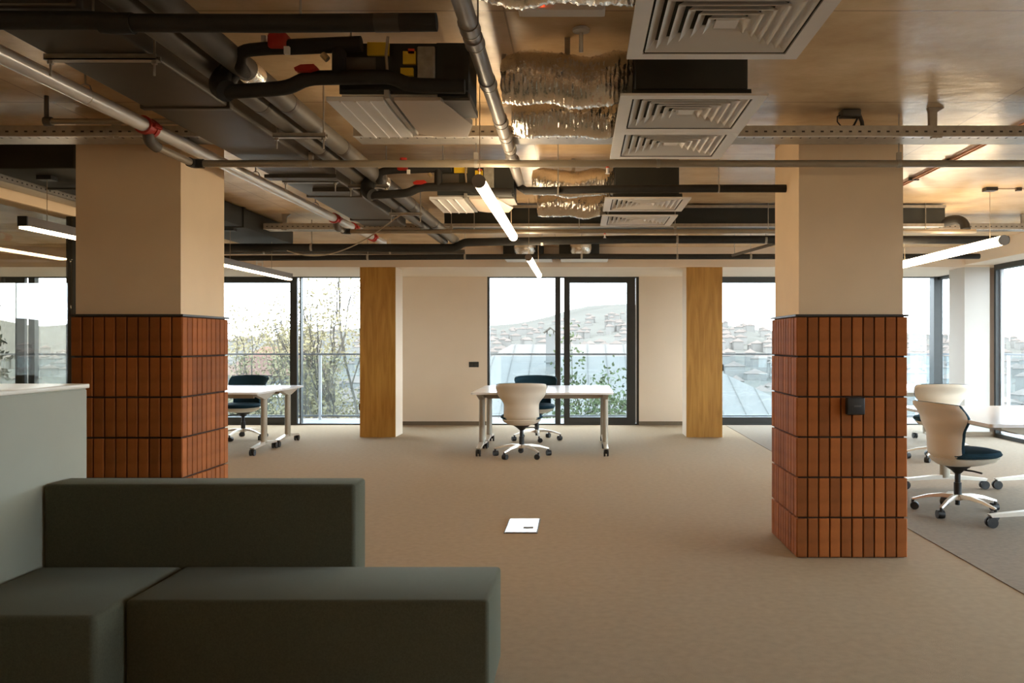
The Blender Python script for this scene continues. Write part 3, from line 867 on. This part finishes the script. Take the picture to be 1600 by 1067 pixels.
obj('edge_strip', MB().box((-1.29, 8.18, 2.425), (3.48, 8.24, 2.455)), M['galv'], t)
obj('end_elbow', MB().tube(bend([(3.45, 8.25, 2.46), (3.60, 8.2, 2.50), (3.66, 8.15, 2.46), (3.66, 8.12, 2.385)], .05), .045, 12), M['rubber'], t)
for x in (-1.0, .0, 1.8, 3.3):
    obj('hanger_rod', MB().cyl((x, 8.17, 2.40), (x, 8.17, CT), .004, 6), M['galv'], t)

for x, lb, z in ((-1.485, 'grey insulated pipe running beside the wide duct', 2.436), (-1.36, 'grey insulated pipe running closest to the fan coils', 2.436)):
    t = thing('insulated_pipe', lb, 'pipe', (x, 5.5, z), group='twin grey insulated pipes')
    obj('pipe_run', MB().tube([(x, 2.2, z), (x, 5, z), (x, 9.4, z)], .048, 18), M['grey_pipe'], t)
    for y in (3.55, 5.92):
        obj('foil_wrap', MB().tube([(x, y-.05, z), (x, y, z), (x, y+.05, z)], [.049, .051, .0495], 18), M['foil'], t)
    for y in (4.0, 4.9, 6.9, 8.0):
        obj('tape_band', MB().cyl((x, y-.02, z), (x, y+.02, z), .0495, 18), M['duct'], t)

t = thing('insulated_pipe', 'thick black insulated pipe crossing the ceiling in front of the fan coil', 'pipe', (-1.4, 2.9, 2.4))
obj('pipe_run', MB().tube([(-2.6, 2.77, 2.360), (-1.57, 2.77, 2.360), (-1.5, 2.77, 2.352), (-1.0, 2.77, 2.350), (-.46, 2.77, 2.354)], .029, 16), M['rubber'], t)
obj('pipe_sleeve', MB().tube([(-1.545, 2.77, 2.353), (-1.50, 2.77, 2.350), (-1.44, 2.77, 2.350)], .034, 16), M['rubber'], t)
obj('tape_band', MB().cyl((-.66, 2.77, 2.352), (-.58, 2.77, 2.353), .030, 16), M['dark_trim'], t)
for x in (-2.2, -1.57, -.9):
    obj('hanger_rod', MB().cyl((x, 2.77, 2.37), (x, 2.77, CT), .004, 6), M['galv'], t)

t = thing('drain_pipe', 'grey plastic drain pipe with couplings running down the middle of the ceiling', 'pipe', (-.39, 4, 2.38))
obj('pipe_run', MB().tube([(-.375, 2.2, 2.422), (-.39, 4, 2.421), (-.412, 5.95, 2.42)], .032, 18), M['pvc'], t)
for y in (2.98, 3.12, 3.62, 4.25, 4.55, 4.85, 5.2):
    obj('coupling', MB().cyl((-.383-.006*(y-3), y-.035, 2.421), (-.383-.006*(y-3), y+.035, 2.421), .0365, 18), M['pvc'], t)
    obj('clamp_band', MB().cyl((-.383-.006*(y-3), y+.036, 2.421), (-.383-.006*(y-3), y+.046, 2.421), .038, 18), M['galv'] if y < 4 else M['dark_trim'], t)
for y in (3.3, 5.0):
    obj('hanger_rod', MB().cyl((-.39, y, 2.44), (-.39, y, CT), .004, 6), M['galv'], t)

t = thing('insulated_pipe', 'black insulated pipe running into the plaster of the reader pillar', 'pipe', (.5, 5.6, 2.325))
obj('pipe_run', MB().tube([(-.41, 5.93, 2.395), (-.36, 5.80, 2.345), (.2, 5.62, 2.325), (.8, 5.6, 2.325), (1.352, 5.6, 2.325)], .026, 14), M['rubber'], t)
obj('clamp', MB().cyl((.905, 5.6, 2.325), (.915, 5.6, 2.325), .028, 14).cyl((.91, 5.6, 2.35), (.91, 5.6, CT), .004, 6), M['galv'], t)
obj('clamp', MB().cyl((-.145, 5.69, 2.33), (-.135, 5.69, 2.33), .028, 14).cyl((-.14, 5.69, 2.35), (-.14, 5.69, CT), .004, 6), M['galv'], t)

def far_pipe(label, pts, r, rods, m='rubber', rounded=.06):
    t = thing('insulated_pipe', label, 'pipe', pts[0])
    obj('pipe_run', MB().tube(bend(pts, rounded), r, 12), M[m], t)
    for (x, y, z) in rods:
        obj('clamp', MB().cyl((x-.012, y, z), (x+.012, y, z), r+.002, 12).cyl((x, y, z), (x, y, CT), .004, 6), M['galv'], t)
    return t
far_pipe('dark insulated pipe across the ceiling before the bulkhead, stepping up midway', [(-4.2, 9.3, 2.35), (-1.6, 9.3, 2.345), (-1.33, 9.3, 2.345), (-1.25, 9.25, 2.40), (.5, 9.2, 2.425), (4.6, 9.2, 2.42)], .044,
         [(-2.9, 9.3, 2.35), (-.4, 9.23, 2.41), (1.05, 9.2, 2.425), (2.0, 9.2, 2.42)])
far_pipe('lowest dark insulated pipe hugging the bulkhead above the sliding door', [(-4.6, 10.6, 2.36), (0, 10.5, 2.375), (1.0, 10.5, 2.37), (4.9, 10.5, 2.375)], .033,
         [(-2.6, 10.55, 2.366), (-1.4, 10.52, 2.37), (.03, 10.5, 2.375), (1.2, 10.5, 2.37), (2.1, 10.5, 2.372)])
far_pipe('thin grey pipe lying along the bulkhead above the lowest dark pipe', [(-4.6, 10.9, 2.47), (-1.45, 10.9, 2.47)], .03, [(-4.0, 10.9, 2.47), (-2.4, 10.9, 2.47)], 'grey_pipe')

# linear slot diffuser boxes on the bulkhead
for k, (x0, x1, fx) in enumerate(((-1.02, -.49, -.72), (-.27, .27, .02))):
    t = thing('slot_diffuser', ('black slot diffuser box with foil inlet above the sliding door, by the tube lamp', 'black slot diffuser box with foil inlet above the sliding door, by the yellow tag')[k], 'diffuser', ((x0+x1)/2, 11.6, 2.45), group='slot diffusers over the door')
    obj('casing', MB().box((x0, 11.5, 2.46), (x1, 11.9, 2.645), .004), M['duct_dark'], t)
    obj('slot_trim', MB().box((x0+.02, 11.48, 2.435), (x1+.12, 11.94, 2.46)), M['white_metal'], t)
    obj('foil_inlet', MB().lathe((fx, 11.38, 2.58), [(.02, -.13), (.09, -.115), (.14, -.06), (.15, .0), (.14, .05)], 20), M['foil'], t)
    obj('inlet_collar', MB().cyl((fx, 11.38, 2.57), (fx, 11.52, 2.57), .07, 16), M['foil'], t)

# ------------------------------------------------------------------ sprinkler pipework
t = thing('sprinkler_main', 'pale steel sprinkler main slanting over the sofa-side pillar', 'pipe', (-2.23, 6, 2.44))
obj('pipe_run', MB().tube([(-2.262, 2.3, 2.44), (-2.235, 5, 2.44), (-2.19, 9.6, 2.44)], .036, 18), M['steel_pipe'], t)
for y in (4.45, 7.75, 8.35, 9.1):
    x = -2.262 + .0098*(y-2.3)
    c = obj('coupling', MB().cyl((x, y-.05, 2.44), (x, y-.02, 2.44), .047, 16).cyl((x, y+.02, 2.44), (x, y+.05, 2.44), .047, 16).cyl((x, y-.02, 2.44), (x, y+.02, 2.44), .042, 16), M['red'], t)
    obj('bolt_lug', MB().box((x-.062, y-.035, 2.43), (x+.062, y+.035, 2.45)), M['red'], c)
for y in (3.9, 5.9, 7.2):
    x = -2.262 + .0098*(y-2.3)
    obj('pear_hanger', MB().tube([(x+.034*math.cos(a), y, 2.44+.034*math.sin(a)+(.02 if math.sin(a) > .5 else 0)) for a in [2*PI*k/14 for k in range(15)]], .004, 6).cyl((x, y, 2.49), (x, y, CT), .004, 6), M['galv'], t)
def branch(label, xs, y0, y1, z, xe, rods, m='branch_pipe'):
    t = thing('sprinkler_branch', label, 'pipe', (xs, y1, z))
    obj('drop_elbow', MB().tube(bend([(xs, y0, 2.425), (xs, y0+.0, z+.01), (xs-.005, y0+.10, z)], .05), .029, 14), M['grey_pipe'], t)
    obj('pipe_run', MB().tube(bend([(xs-.005, y0+.09, z), (xs, y1, z), (xe, y1, z)], .04), .021, 14), M[m], t)
    obj('elbow_fitting', MB().tube(bend([(xs-.002, y1-.05, z), (xs, y1, z), (xs+.06, y1, z)], .04), .027, 14), M['black'], t)
    for x in rods:
        obj('pipe_clip', MB().cyl((x-.01, y1, z), (x+.01, y1, z), .024, 12).box((x-.012, y1-.012, z+.02), (x+.012, y1+.012, z+.065)).cyl((x, y1, z+.05), (x, y1, CT), .0035, 6), M['galv'], t)
    return t
branch('long thin sprinkler pipe crossing in front of both the lamp and the reader pillar', -2.245, 4.47, 4.99, 2.36, 5.2, [-1.56, -.6, .46, 1.86, 3.4])
branch('second thin sprinkler pipe crossing under the wide black duct', -2.205, 7.78, 8.05, 2.362, 3.72, [-1.2, .9, 2.6])
for lb, x, y, z in (('small sprinkler head under the third diffuser corner', .165, 4.99, 2.335), ('small sprinkler head under the farthest diffuser corner', .24, 8.05, 2.335)):
    t = thing('sprinkler_nozzle', lb, 'sprinkler', (x, y, z))
    obj('body', MB().cyl((x, y, z+.005), (x, y, z-.03), .008, 10), M['white_metal'], t)
    obj('red_bulb', MB().cyl((x, y, z+.01), (x, y, z+.0), .011, 10), M['orange'], t)
    obj('deflector', MB().cyl((x, y, z-.034), (x, y, z-.03), .013, 12), M['white_metal'], t)

# ------------------------------------------------------------------ cable trays
def tray_x(label, x0, x1, y, z, feet, w=.20):
    t = thing('cable_tray', label, 'cable tray', ((x0+x1)/2, y, z), group='perforated cable trays')
    obj('tray_body', MB().box((x0, y, z), (x1, y+w, z+.003)).box((x0, y, z), (x1, y+.003, z+.06)).box((x0, y+w-.003, z), (x1, y+w, z+.06)), M['galv'], t)
    mb = MB(); n = int((x1-x0)/.053)
    for k in range(n):
        x = x0+.03+k*.053
        mb.box((x, y-.0015, z+.022), (x+.017, y+.001, z+.031))
        mb.box((x, y+.02, z-.0015), (x+.008, y+.05, z+.001))
    obj('slots', mb, M['dark_trim'], t, kind='stuff')
    obj('edge_lip', MB().box((x0, y-.006, z-.004), (x1, y+.012, z+.002)), M['steel_pipe'], t)
    for x in feet:
        obj('ceiling_bracket', MB().prism([(-.03, z+.003), (-.015, z+.003), (-.008, CZ-.025), (.05, CZ-.004), (.05, CT), (-.03, CT), (-.03, CZ-.02)], x-.022, x+.022, 'x') if False else
            MB().prism([(x-.02, z+.05), (x+.02, z+.05), (x+.022, CZ-.03), (x+.06, CZ-.006), (x+.06, CT), (x-.03, CT), (x-.022, CZ-.03)], y+.02, y+.05, 'y'), M['galv'], t)
        obj('splice_clip', MB().box((x-.02, y-.01, z-.012), (x+.005, y+.02, z-.003)).box((x+.012, y-.01, z-.012), (x+.036, y+.02, z-.003)), M['galv'], t)
    return t
tray_x('perforated cable tray crossing in front of the sofa-side pillar top', -4.05, -2.04, 4.82, 2.479, [-3.35, -2.62])
tray_x('long perforated cable tray crossing in front of the reader pillar', -1.27, 5.3, 4.82, 2.479, [-1.03, .6, 2.0])
tray_x('farther perforated cable tray running behind the sprinkler mains coupling', -3.26, 5.3, 8.85, 2.49, [-3.05, -1.0, 1.2, 4.6])
t = thing('cable_tray', 'perforated cable tray along the glass partition header', 'cable tray', (-3.98, 7, 2.42), group='perforated cable trays')
obj('tray_body', MB().box((-4.10, 4.9, 2.42), (-3.93, 9.0, 2.423)).box((-3.933, 4.9, 2.42), (-3.93, 9.0, 2.47)).box((-4.10, 4.9, 2.42), (-4.097, 9.0, 2.47)), M['galv'], t)
mb = MB()
for k in range(76):
    y = 4.93+k*.053
    mb.box((-3.9305, y, 2.44), (-3.9285, y+.016, 2.449))
obj('slots', mb, M['dark_trim'], t, kind='stuff')
for y in (5.2, 6.4, 8.6):
    obj('hanger_rod', MB().cyl((-3.94, y, 2.42), (-3.94, y, CT), .004, 6), M['galv'], t)
t = thing('diagonal_strut', 'slanting slotted strut bracing the far pipes by the reader pillar', 'strut', (2.2, 10.3, 2.4))
obj('channel', MB().tube([(1.84, 10.3, 2.365), (2.42, 9.0, 2.46)], .018, 4, smooth=False), M['grey_pipe'], t)
obj('end_bolt', MB().cyl((2.42, 9.0, 2.46), (2.42, 9.0, CT), .005, 6).cyl((1.86, 10.27, 2.36), (1.86, 10.27, CT), .005, 6), M['galv'], t)

# ------------------------------------------------------------------ small ceiling fittings
t = thing('emergency_light', 'white ceiling emergency light bar with a red indicator', 'light', (-.07, 3.3, 2.60))
obj('housing', MB().box((-.235, 3.28, 2.595), (.10, 3.36, 2.645), .004), M['white_metal'], t)
obj('diffuser_strip', MB().box((-.22, 3.27, 2.588), (.09, 3.34, 2.597)), M['white_metal'], t)
obj('indicator', MB().lathe((-.142, 3.276, 2.605), [(.0045, 0), (.006, .004), (.003, .009)], 10), M['led'], t)
t = thing('ceiling_sprinkler', 'white pendent rosette with stem in front of the foil duct', 'sprinkler', (.008, 3.62, 2.55))
obj('rosette', MB().lathe((.008, 3.62, CT), [(.020, -.022), (.036, -.016), (.037, -.006), (.03, 0)], 20), M['white_metal'], t)
obj('stem', MB().cyl((.008, 3.62, 2.545), (.008, 3.62, CZ-.02), .009, 12), M['white_metal'], t)
t = thing('copper_tubes', 'pair of bare copper tubes clipped along the ceiling', 'pipe', (2.68, 6, 2.63))
obj('tube', MB().cyl((2.665, 4.2, 2.636), (2.69, 7.9, 2.636), .007, 10), M['copper'], t)
obj('tube', MB().cyl((2.695, 4.2, 2.636), (2.72, 7.9, 2.636), .007, 10), M['copper'], t)
for y in (5.4, 6.2, 6.9):
    obj('clip', MB().box((2.655, y, 2.625), (2.735, y+.02, CT)), M['duct'], t)
t = thing('ceiling_conduit', 'thin ceiling conduit with a junction clip beside the lamp canopy', 'conduit', (4.2, 7.36, 2.63))
obj('tube', MB().cyl((3.58, 7.36, 2.638), (5.36, 7.36, 2.638), .006, 8), M['cable'], t)
obj('clip', MB().box((3.75, 7.34, 2.62), (3.79, 7.38, CT)), M['duct'], t)
t = thing('tray_cable_loop', 'black cable looping from a grey box onto the cable tray', 'cable', (1.52, 4.9, 2.55))
obj('grey_box', MB().box((1.49, 4.86, 2.605), (1.60, 4.94, CZ-.005), .008).tube([(1.60, 4.9, 2.62), (1.615, 4.9, 2.58), (1.62, 4.9, 2.54)], .012, 8), M['grey_pipe'], t)
obj('cable', MB().tube([(1.50, 4.9, 2.625), (1.475, 4.9, 2.61), (1.475, 4.9, 2.58), (1.50, 4.9, 2.55), (1.53, 4.9, 2.535)], .004, 8).tube([(1.59, 4.9, 2.60), (1.57, 4.9, 2.56), (1.53, 4.9, 2.535)], .006, 8), M['black'], t)
t = thing('hanging_cable', 'slack tan cable drooping in front of the bulkhead', 'cable', (-2.6, 9.0, 2.3))
A = Vector((-1.50, 7.02, 2.34)); B = Vector((-3.15, 9.25, 2.31)); mid = Vector((-2.55, 8.9, 2.09))
pts = [A*(1-s)**2 + mid*2*s*(1-s) + B*s*s for s in [k/20 for k in range(21)]]
obj('cable', MB().tube([(-1.40, 7.0, 2.375), (-1.46, 7.0, 2.36)] + pts, .006, 8), M['cable'], t)
t = thing('ceiling_conduit', 'short tan conduit crossing under the cable tray near the red coupling', 'conduit', (-2.4, 4.55, 2.5))
obj('tube', MB().cyl((-2.86, 4.62, 2.51), (-1.78, 4.62, 2.51), .016, 10), M['branch_pipe'], t)
obj('end_fitting', MB().cyl((-2.88, 4.62, 2.51), (-2.84, 4.62, 2.51), .025, 10).cyl((-2.87, 4.62, 2.52), (-2.87, 4.62, CT), .012, 8), M['grey_pipe'], t)
obj('hanger_rod', MB().cyl((-2.1, 4.62, 2.51), (-2.1, 4.62, CT), .004, 6), M['galv'], t)
t = thing('mounting_bracket', 'small white slotted bracket on the bulkhead over the blossom window', 'bracket', (-4.45, BY-.01, 2.44))
obj('rail', MB().box((-4.50, BY-.012, 2.38), (-4.485, BY, 2.52)).box((-4.42, BY-.012, 2.38), (-4.405, BY, 2.52)), M['white_metal'], t)
obj('cross_piece', MB().box((-4.50, BY-.014, 2.43), (-4.405, BY-.002, 2.455)).box((-4.50, BY-.014, 2.49), (-4.405, BY-.002, 2.50)), M['white_metal'], t)

# ------------------------------------------------------------------ outside
M['roof_metal'] = mat('pale_metal_roof', (0.112, 0.106, 0.098), .9, var=.05, scale=2, spec=.1)
M['terracotta'] = mat('terracotta_roof', (0.115, 0.068, 0.054), 1, var=.15, scale=3, spec=0)
M['house'] = mat('pale_render', (0.135, 0.131, 0.124), 1, var=.06, scale=1, spec=0)
M['hill'] = mat('hazy_hillside', (0.094, 0.089, 0.079), 1, var=.10, scale=.012, spec=0)  # greyed base colour stands in for distance haze
M['scrub'] = mat('dry_scrub', (0.047, 0.051, 0.038), 1, var=.3, scale=.25, spec=0)
M['bark'] = mat('grey_bark', (0.075, 0.066, 0.055), 1, var=.2, scale=6, spec=0)
M['blossom'] = mat('cream_blossom', (0.175, 0.150, 0.090), 1, var=.25, scale=1.5, spec=0)
M['spring'] = mat('spring_leaves', (0.070, 0.084, 0.043), 1, var=.25, scale=1.5, spec=0)
M['ever'] = mat('dark_evergreen', (0.023, 0.027, 0.022), 1, var=.3, scale=1.5, spec=0)
M['olive'] = mat('grey_green_leaves', (0.046, 0.051, 0.039), 1, var=.25, scale=1.5, spec=0)
M['town_roof'] = mat('hazed_town_roofs', (0.120, 0.100, 0.088), 1, var=.1, scale=.02, spec=0)  # roof red faded in the colour itself, as distance haze
M['town'] = mat('pale_town_walls', (0.165, 0.155, 0.142), 1, var=.1, scale=.05, spec=0)

def terrain():
    xs = 60; ys = 50
    def P(i, j):
        x = -900 + 1800*i/(xs-1)
        k = j/(ys-1); y = 17 + 1300*k**2.2
        d = y
        h = -9 - 14*min(1, d/160) + 0*x
        ridge = 42*max(0, (d-260)/700)**1.1 if d > 260 else 0
        h += ridge*(.75+.35*math.sin(x*.006+1.3)+.18*math.sin(x*.017+.4)) + 1.5*math.sin(x*.05+d*.03)
        return (x, y, h)
    return P
TP = terrain()
mb = MB(); mb.grid(TP, 60, 50, True)
obj('hills', mb, M['hill'], kind='structure', label='pale hazy hills beyond the balcony')
# side of the valley seen through the side window
mb = MB()
def TS(i, j):
    k = j/29; x = 9 + 1100*k**2.2; y = -500 + 1400*i/39
    return (x, y, -10 - 14*min(1, x/160) + (50*max(0, (x-260)/700)*(.8+.3*math.sin(y*.01)) if x > 260 else 0))
mb.grid(TS, 40, 30, True)
obj('hills_side', mb, M['hill'], kind='structure')
obj('terrain_slope', MB().box((-70, 16.5, -14), (30, 60, -9.2)), M['scrub'], kind='structure')

rnd = random.Random(11)
walls = MB(); roofs = MB()
for k in range(1300):
    y = rnd.uniform(230, 950)
    x = rnd.uniform(-.75, .65)*y
    if k % 5 == 0:
        x = rnd.uniform(150, 600); y = rnd.uniform(-20, 380)
    d = max(abs(x), y) if k % 5 == 0 else y
    if k % 5 == 0:
        z = -10 - 14*min(1, x/160) + (50*max(0, (x-260)/700)*(.8+.3*math.sin(y*.01)) if x > 260 else 0)
    else:
        z = -9 - 14*min(1, d/160)
        if d > 260: z += 42*((d-260)/700)**1.1*(.75+.35*math.sin(x*.006+1.3)+.18*math.sin(x*.017+.4))
    w, l, h = rnd.uniform(4, 9), rnd.uniform(4, 8), rnd.uniform(3, 7)
    walls.box((x-w/2, y-l/2, z-2), (x+w/2, y+l/2, z+h))
    roofs.add([(x-w/2-.4, y-l/2-.4, z+h), (x+w/2+.4, y-l/2-.4, z+h), (x+w/2+.4, y+l/2+.4, z+h), (x-w/2-.4, y+l/2+.4, z+h), (x, y, z+h+2.2)], [(0, 1, 4), (1, 2, 4), (2, 3, 4), (3, 0, 4)])
t = thing('hillside_town', 'countless small pale houses scattered over the far hillside', 'town', (0, 300, -20), kind='stuff')
obj('house_walls', walls, M['town'], t, kind='stuff')
obj('house_roofs', roofs, M['town_roof'], t, kind='stuff')

# neighbouring metal roof with chimney
t = thing('neighbour_house', 'neighbouring house with pale standing seam metal hip roof', 'house', (0, 33, -9))
ex0, ex1, ey0, ey1, ez = -6.6, 8.6, 24.0, 42.0, -1.7
ra, rb, ry, rz_ = -2.6, 3.2, 33.0, 1.25
rf = MB().add([(ex0, ey0, ez), (ex1, ey0, ez), (ex1, ey1, ez), (ex0, ey1, ez), (ra, ry, rz_), (rb, ry, rz_)], [(0, 1, 5, 4), (1, 2, 5), (2, 3, 4, 5), (3, 0, 4)])
r_ = obj('roof', rf, M['roof_metal'], t)
for k in range(1, 22):
    x = ex0 + (ex1-ex0)*k/22
    if x < ra: s = (x-ex0)/(ra-ex0)
    elif x > rb: s = (ex1-x)/(ex1-rb)
    else: s = 1
    p0 = Vector((x, ey0, ez)); p1 = Vector((x, ey0+(ry-ey0)*s, ez+(rz_-ez)*s))
    n = Vector((0, 0, .04))
    obj('standing_seam', MB().add([p0-Vector((.02,0,0)), p0+Vector((.02,0,0)), p1+Vector((.02,0,0)), p1-Vector((.02,0,0)), p0+n, p1+n], [(0, 4, 5, 3), (1, 2, 5, 4), (0, 1, 4), (3, 5, 2)]), M['roof_metal'], r_)
obj('walls', MB().box((ex0+.5, ey0+.6, -9.5), (ex1-.5, ey1-.6, ez+.02)), M['house'], t)
c = obj('chimney', MB().box((-1.16, 29.85, -.6), (-.86, 30.15, 1.62)).box((-1.22, 29.8, .62), (-.80, 30.2, .68)).box((-1.26, 29.75, -.6), (-.76, 30.25, -.15)), M['house'], t)
obj('chimney_cap', MB().prism([(-1.26, 1.66), (-1.01, 1.86), (-.76, 1.66), (-.80, 1.64), (-1.01, 1.80), (-1.22, 1.64)], 29.75, 30.25, 'y').box((-1.14, 29.9, 1.6), (-1.11, 30.1, 1.75)).box((-.91, 29.9, 1.6), (-.88, 30.1, 1.75)), M['bark'], c)
# red roofed neighbours beyond the blossom trees
for k, (x, y, z, w, lb) in enumerate(((-21.5, 62, -.9, 5.5, 'low house with terracotta roof behind the evergreen tree'), (-33, 75, -2.2, 7, 'terracotta roofed house farther down the slope'),
                                      (9.5, 70, -5.5, 9, 'terracotta roofed house beyond the metal roof'))):
    t = thing('red_roof_house', lb, 'house', (x, y, -12), group='terracotta roofed houses')
    obj('walls', MB().box((x-w/2, y-3.5, -13), (x+w/2, y+3.5, z)), M['house'], t)
    obj('roof', MB().add([(x-w/2-.5, y-4, z), (x+w/2+.5, y-4, z), (x+w/2+.5, y+4, z), (x-w/2-.5, y+4, z), (x-w/4, y, z+1.9), (x+w/4, y, z+1.9)], [(0, 1, 5, 4), (1, 2, 5), (2, 3, 4, 5), (3, 0, 4), (3, 2, 1, 0)]), M['terracotta'], t)
    for q in (-.25, .1):
        wd = obj('window', MB().box((x+w*q, y-3.56, z-1.6), (x+w*q+1.0, y-3.5, z-.5)), M['frame'], t)
        obj('window_pane', MB().box((x+w*q+.1, y-3.58, z-1.5), (x+w*q+.9, y-3.56, z-.6)), M['frame_light'], wd)

def tree(nm, label, base, h, spread, nleaf, leaf, lm, seed, conical=False, low=.25, up=.55, group=None):
    rn = random.Random(seed)
    t = thing(nm, label, 'tree', base, group=group)
    base = Vector(base)
    tr = MB(); tips = []
    def grow(p, d, L, r, lev):
        q = p + d*L
        midp = p + d*L*.5 + Vector((rn.uniform(-1, 1), rn.uniform(-1, 1), 0))*L*.06
        tr.tube([p, midp, q], [r, r*.8, r*.6], 5, cap=False)
        tips.append((midp, lev)); tips.append((q, lev))
        if lev >= 4: return
        for _ in range(3 if lev < 3 else 2):
            a = rn.uniform(0, 2*PI); tilt = rn.uniform(.3, .85)
            s = Vector((math.cos(a), math.sin(a), 0))
            nd = (d*math.cos(tilt) + s*math.sin(tilt)*spread + Vector((0, 0, up*.5))).normalized()
            grow(p + d*L*rn.uniform(.55, 1), nd, L*rn.uniform(.55, .75), r*.55, lev+1)
    lf = MB()
    def leafat(c, s):
        a, b = Vector((rn.gauss(0, 1), rn.gauss(0, 1), rn.gauss(0, 1))).normalized(), Vector((rn.gauss(0, 1), rn.gauss(0, 1), rn.gauss(0, 1))).normalized()
        b = (b - a*a.dot(b)).normalized()
        lf.add([c-a*s, c-b*s*.55, c+a*s, c+b*s*.55], [(0, 1, 2, 3)])
    if conical:
        tr.tube([base, base+Vector((0, 0, h))], [h*.02, .02], 6, cap=False)
        lv = int(h*1.6)
        for k in range(lv):
            z = h*(.12+.85*k/lv); R = spread*(1-k/lv)**.8+.25
            for m in range(6):
                a = 2*PI*m/6 + k*.7 + rn.uniform(-.25, .25)
                rr = R*rn.uniform(.75, 1.1)
                p0 = base+Vector((0, 0, z)); p1 = p0+Vector((math.cos(a)*rr, math.sin(a)*rr, -.12*rr+.1))
                tr.tube([p0, p1], [.03, .008], 4, cap=False)
                for q in range(max(4, int(nleaf/(lv*6)))):
                    s = rn.uniform(.15, 1)**.7
                    leafat(p0.lerp(p1, s)+Vector((rn.gauss(0, .09), rn.gauss(0, .09), rn.gauss(0, .06)))*(1.2+rr*.3), leaf*rn.uniform(.6, 1.3))
    else:
        for s in range(3):
            a = 2*PI*s/3 + rn.uniform(0, 1)
            grow(base+Vector((math.cos(a), math.sin(a), 0))*.1, Vector((math.cos(a)*.25*spread, math.sin(a)*.25*spread, 1)).normalized(), h*.36, h*.009, 0)
        pool = [p for p, l in tips if l >= 2 and p.z > -2.6]
        for k in range(nleaf):
            c = rn.choice(pool)
            leafat(c + Vector((rn.gauss(0, .30), rn.gauss(0, .30), rn.gauss(0, .30)))*h*.045, leaf*rn.uniform(.6, 1.3))
    obj('trunk', tr, M['bark'], t)
    obj('foliage', lf, M[lm], t, kind='stuff')
    return t
TG = 'trees below the balcony'
tree('blossom_tree', 'pale cream blossom tree filling the window beside the oak column', (-7.6, 22.5, -8.8), 13.4, .75, 17000, .045, 'blossom', 3, group=TG)
tree('blossom_tree', 'taller cream blossom tree at the edge of the oak column', (-4.9, 18.6, -8.8), 13.8, .5, 8000, .042, 'blossom', 9, group=TG)
tree('evergreen_tree', 'dark rounded evergreen beside the sofa-side pillar', (-13.2, 30, -9.0), 11.6, .9, 14000, .11, 'olive', 5, group=TG)
tree('evergreen_tree', 'bushy grey-green tree low behind the balcony glass', (-8.4, 18.0, -8.8), 10.2, .9, 12000, .07, 'ever', 8, group=TG)
tree('spring_tree', 'fresh green spring tree behind the sliding door', (.55, 18.2, -8.8), 11.6, .5, 20000, .048, 'spring', 12, group=TG)
tree('spruce_tree', 'dark spruce branches outside the long side window', (16.0, 27.5, -9.5), 11.6, 3.2, 9000, .12, 'ever', 21, True, group=TG)
tree('spruce_tree', 'dark spruce seen through the glass partition', (-19.3, 27, -9.5), 13.5, 2.6, 9000, .12, 'ever', 22, True, group=TG)
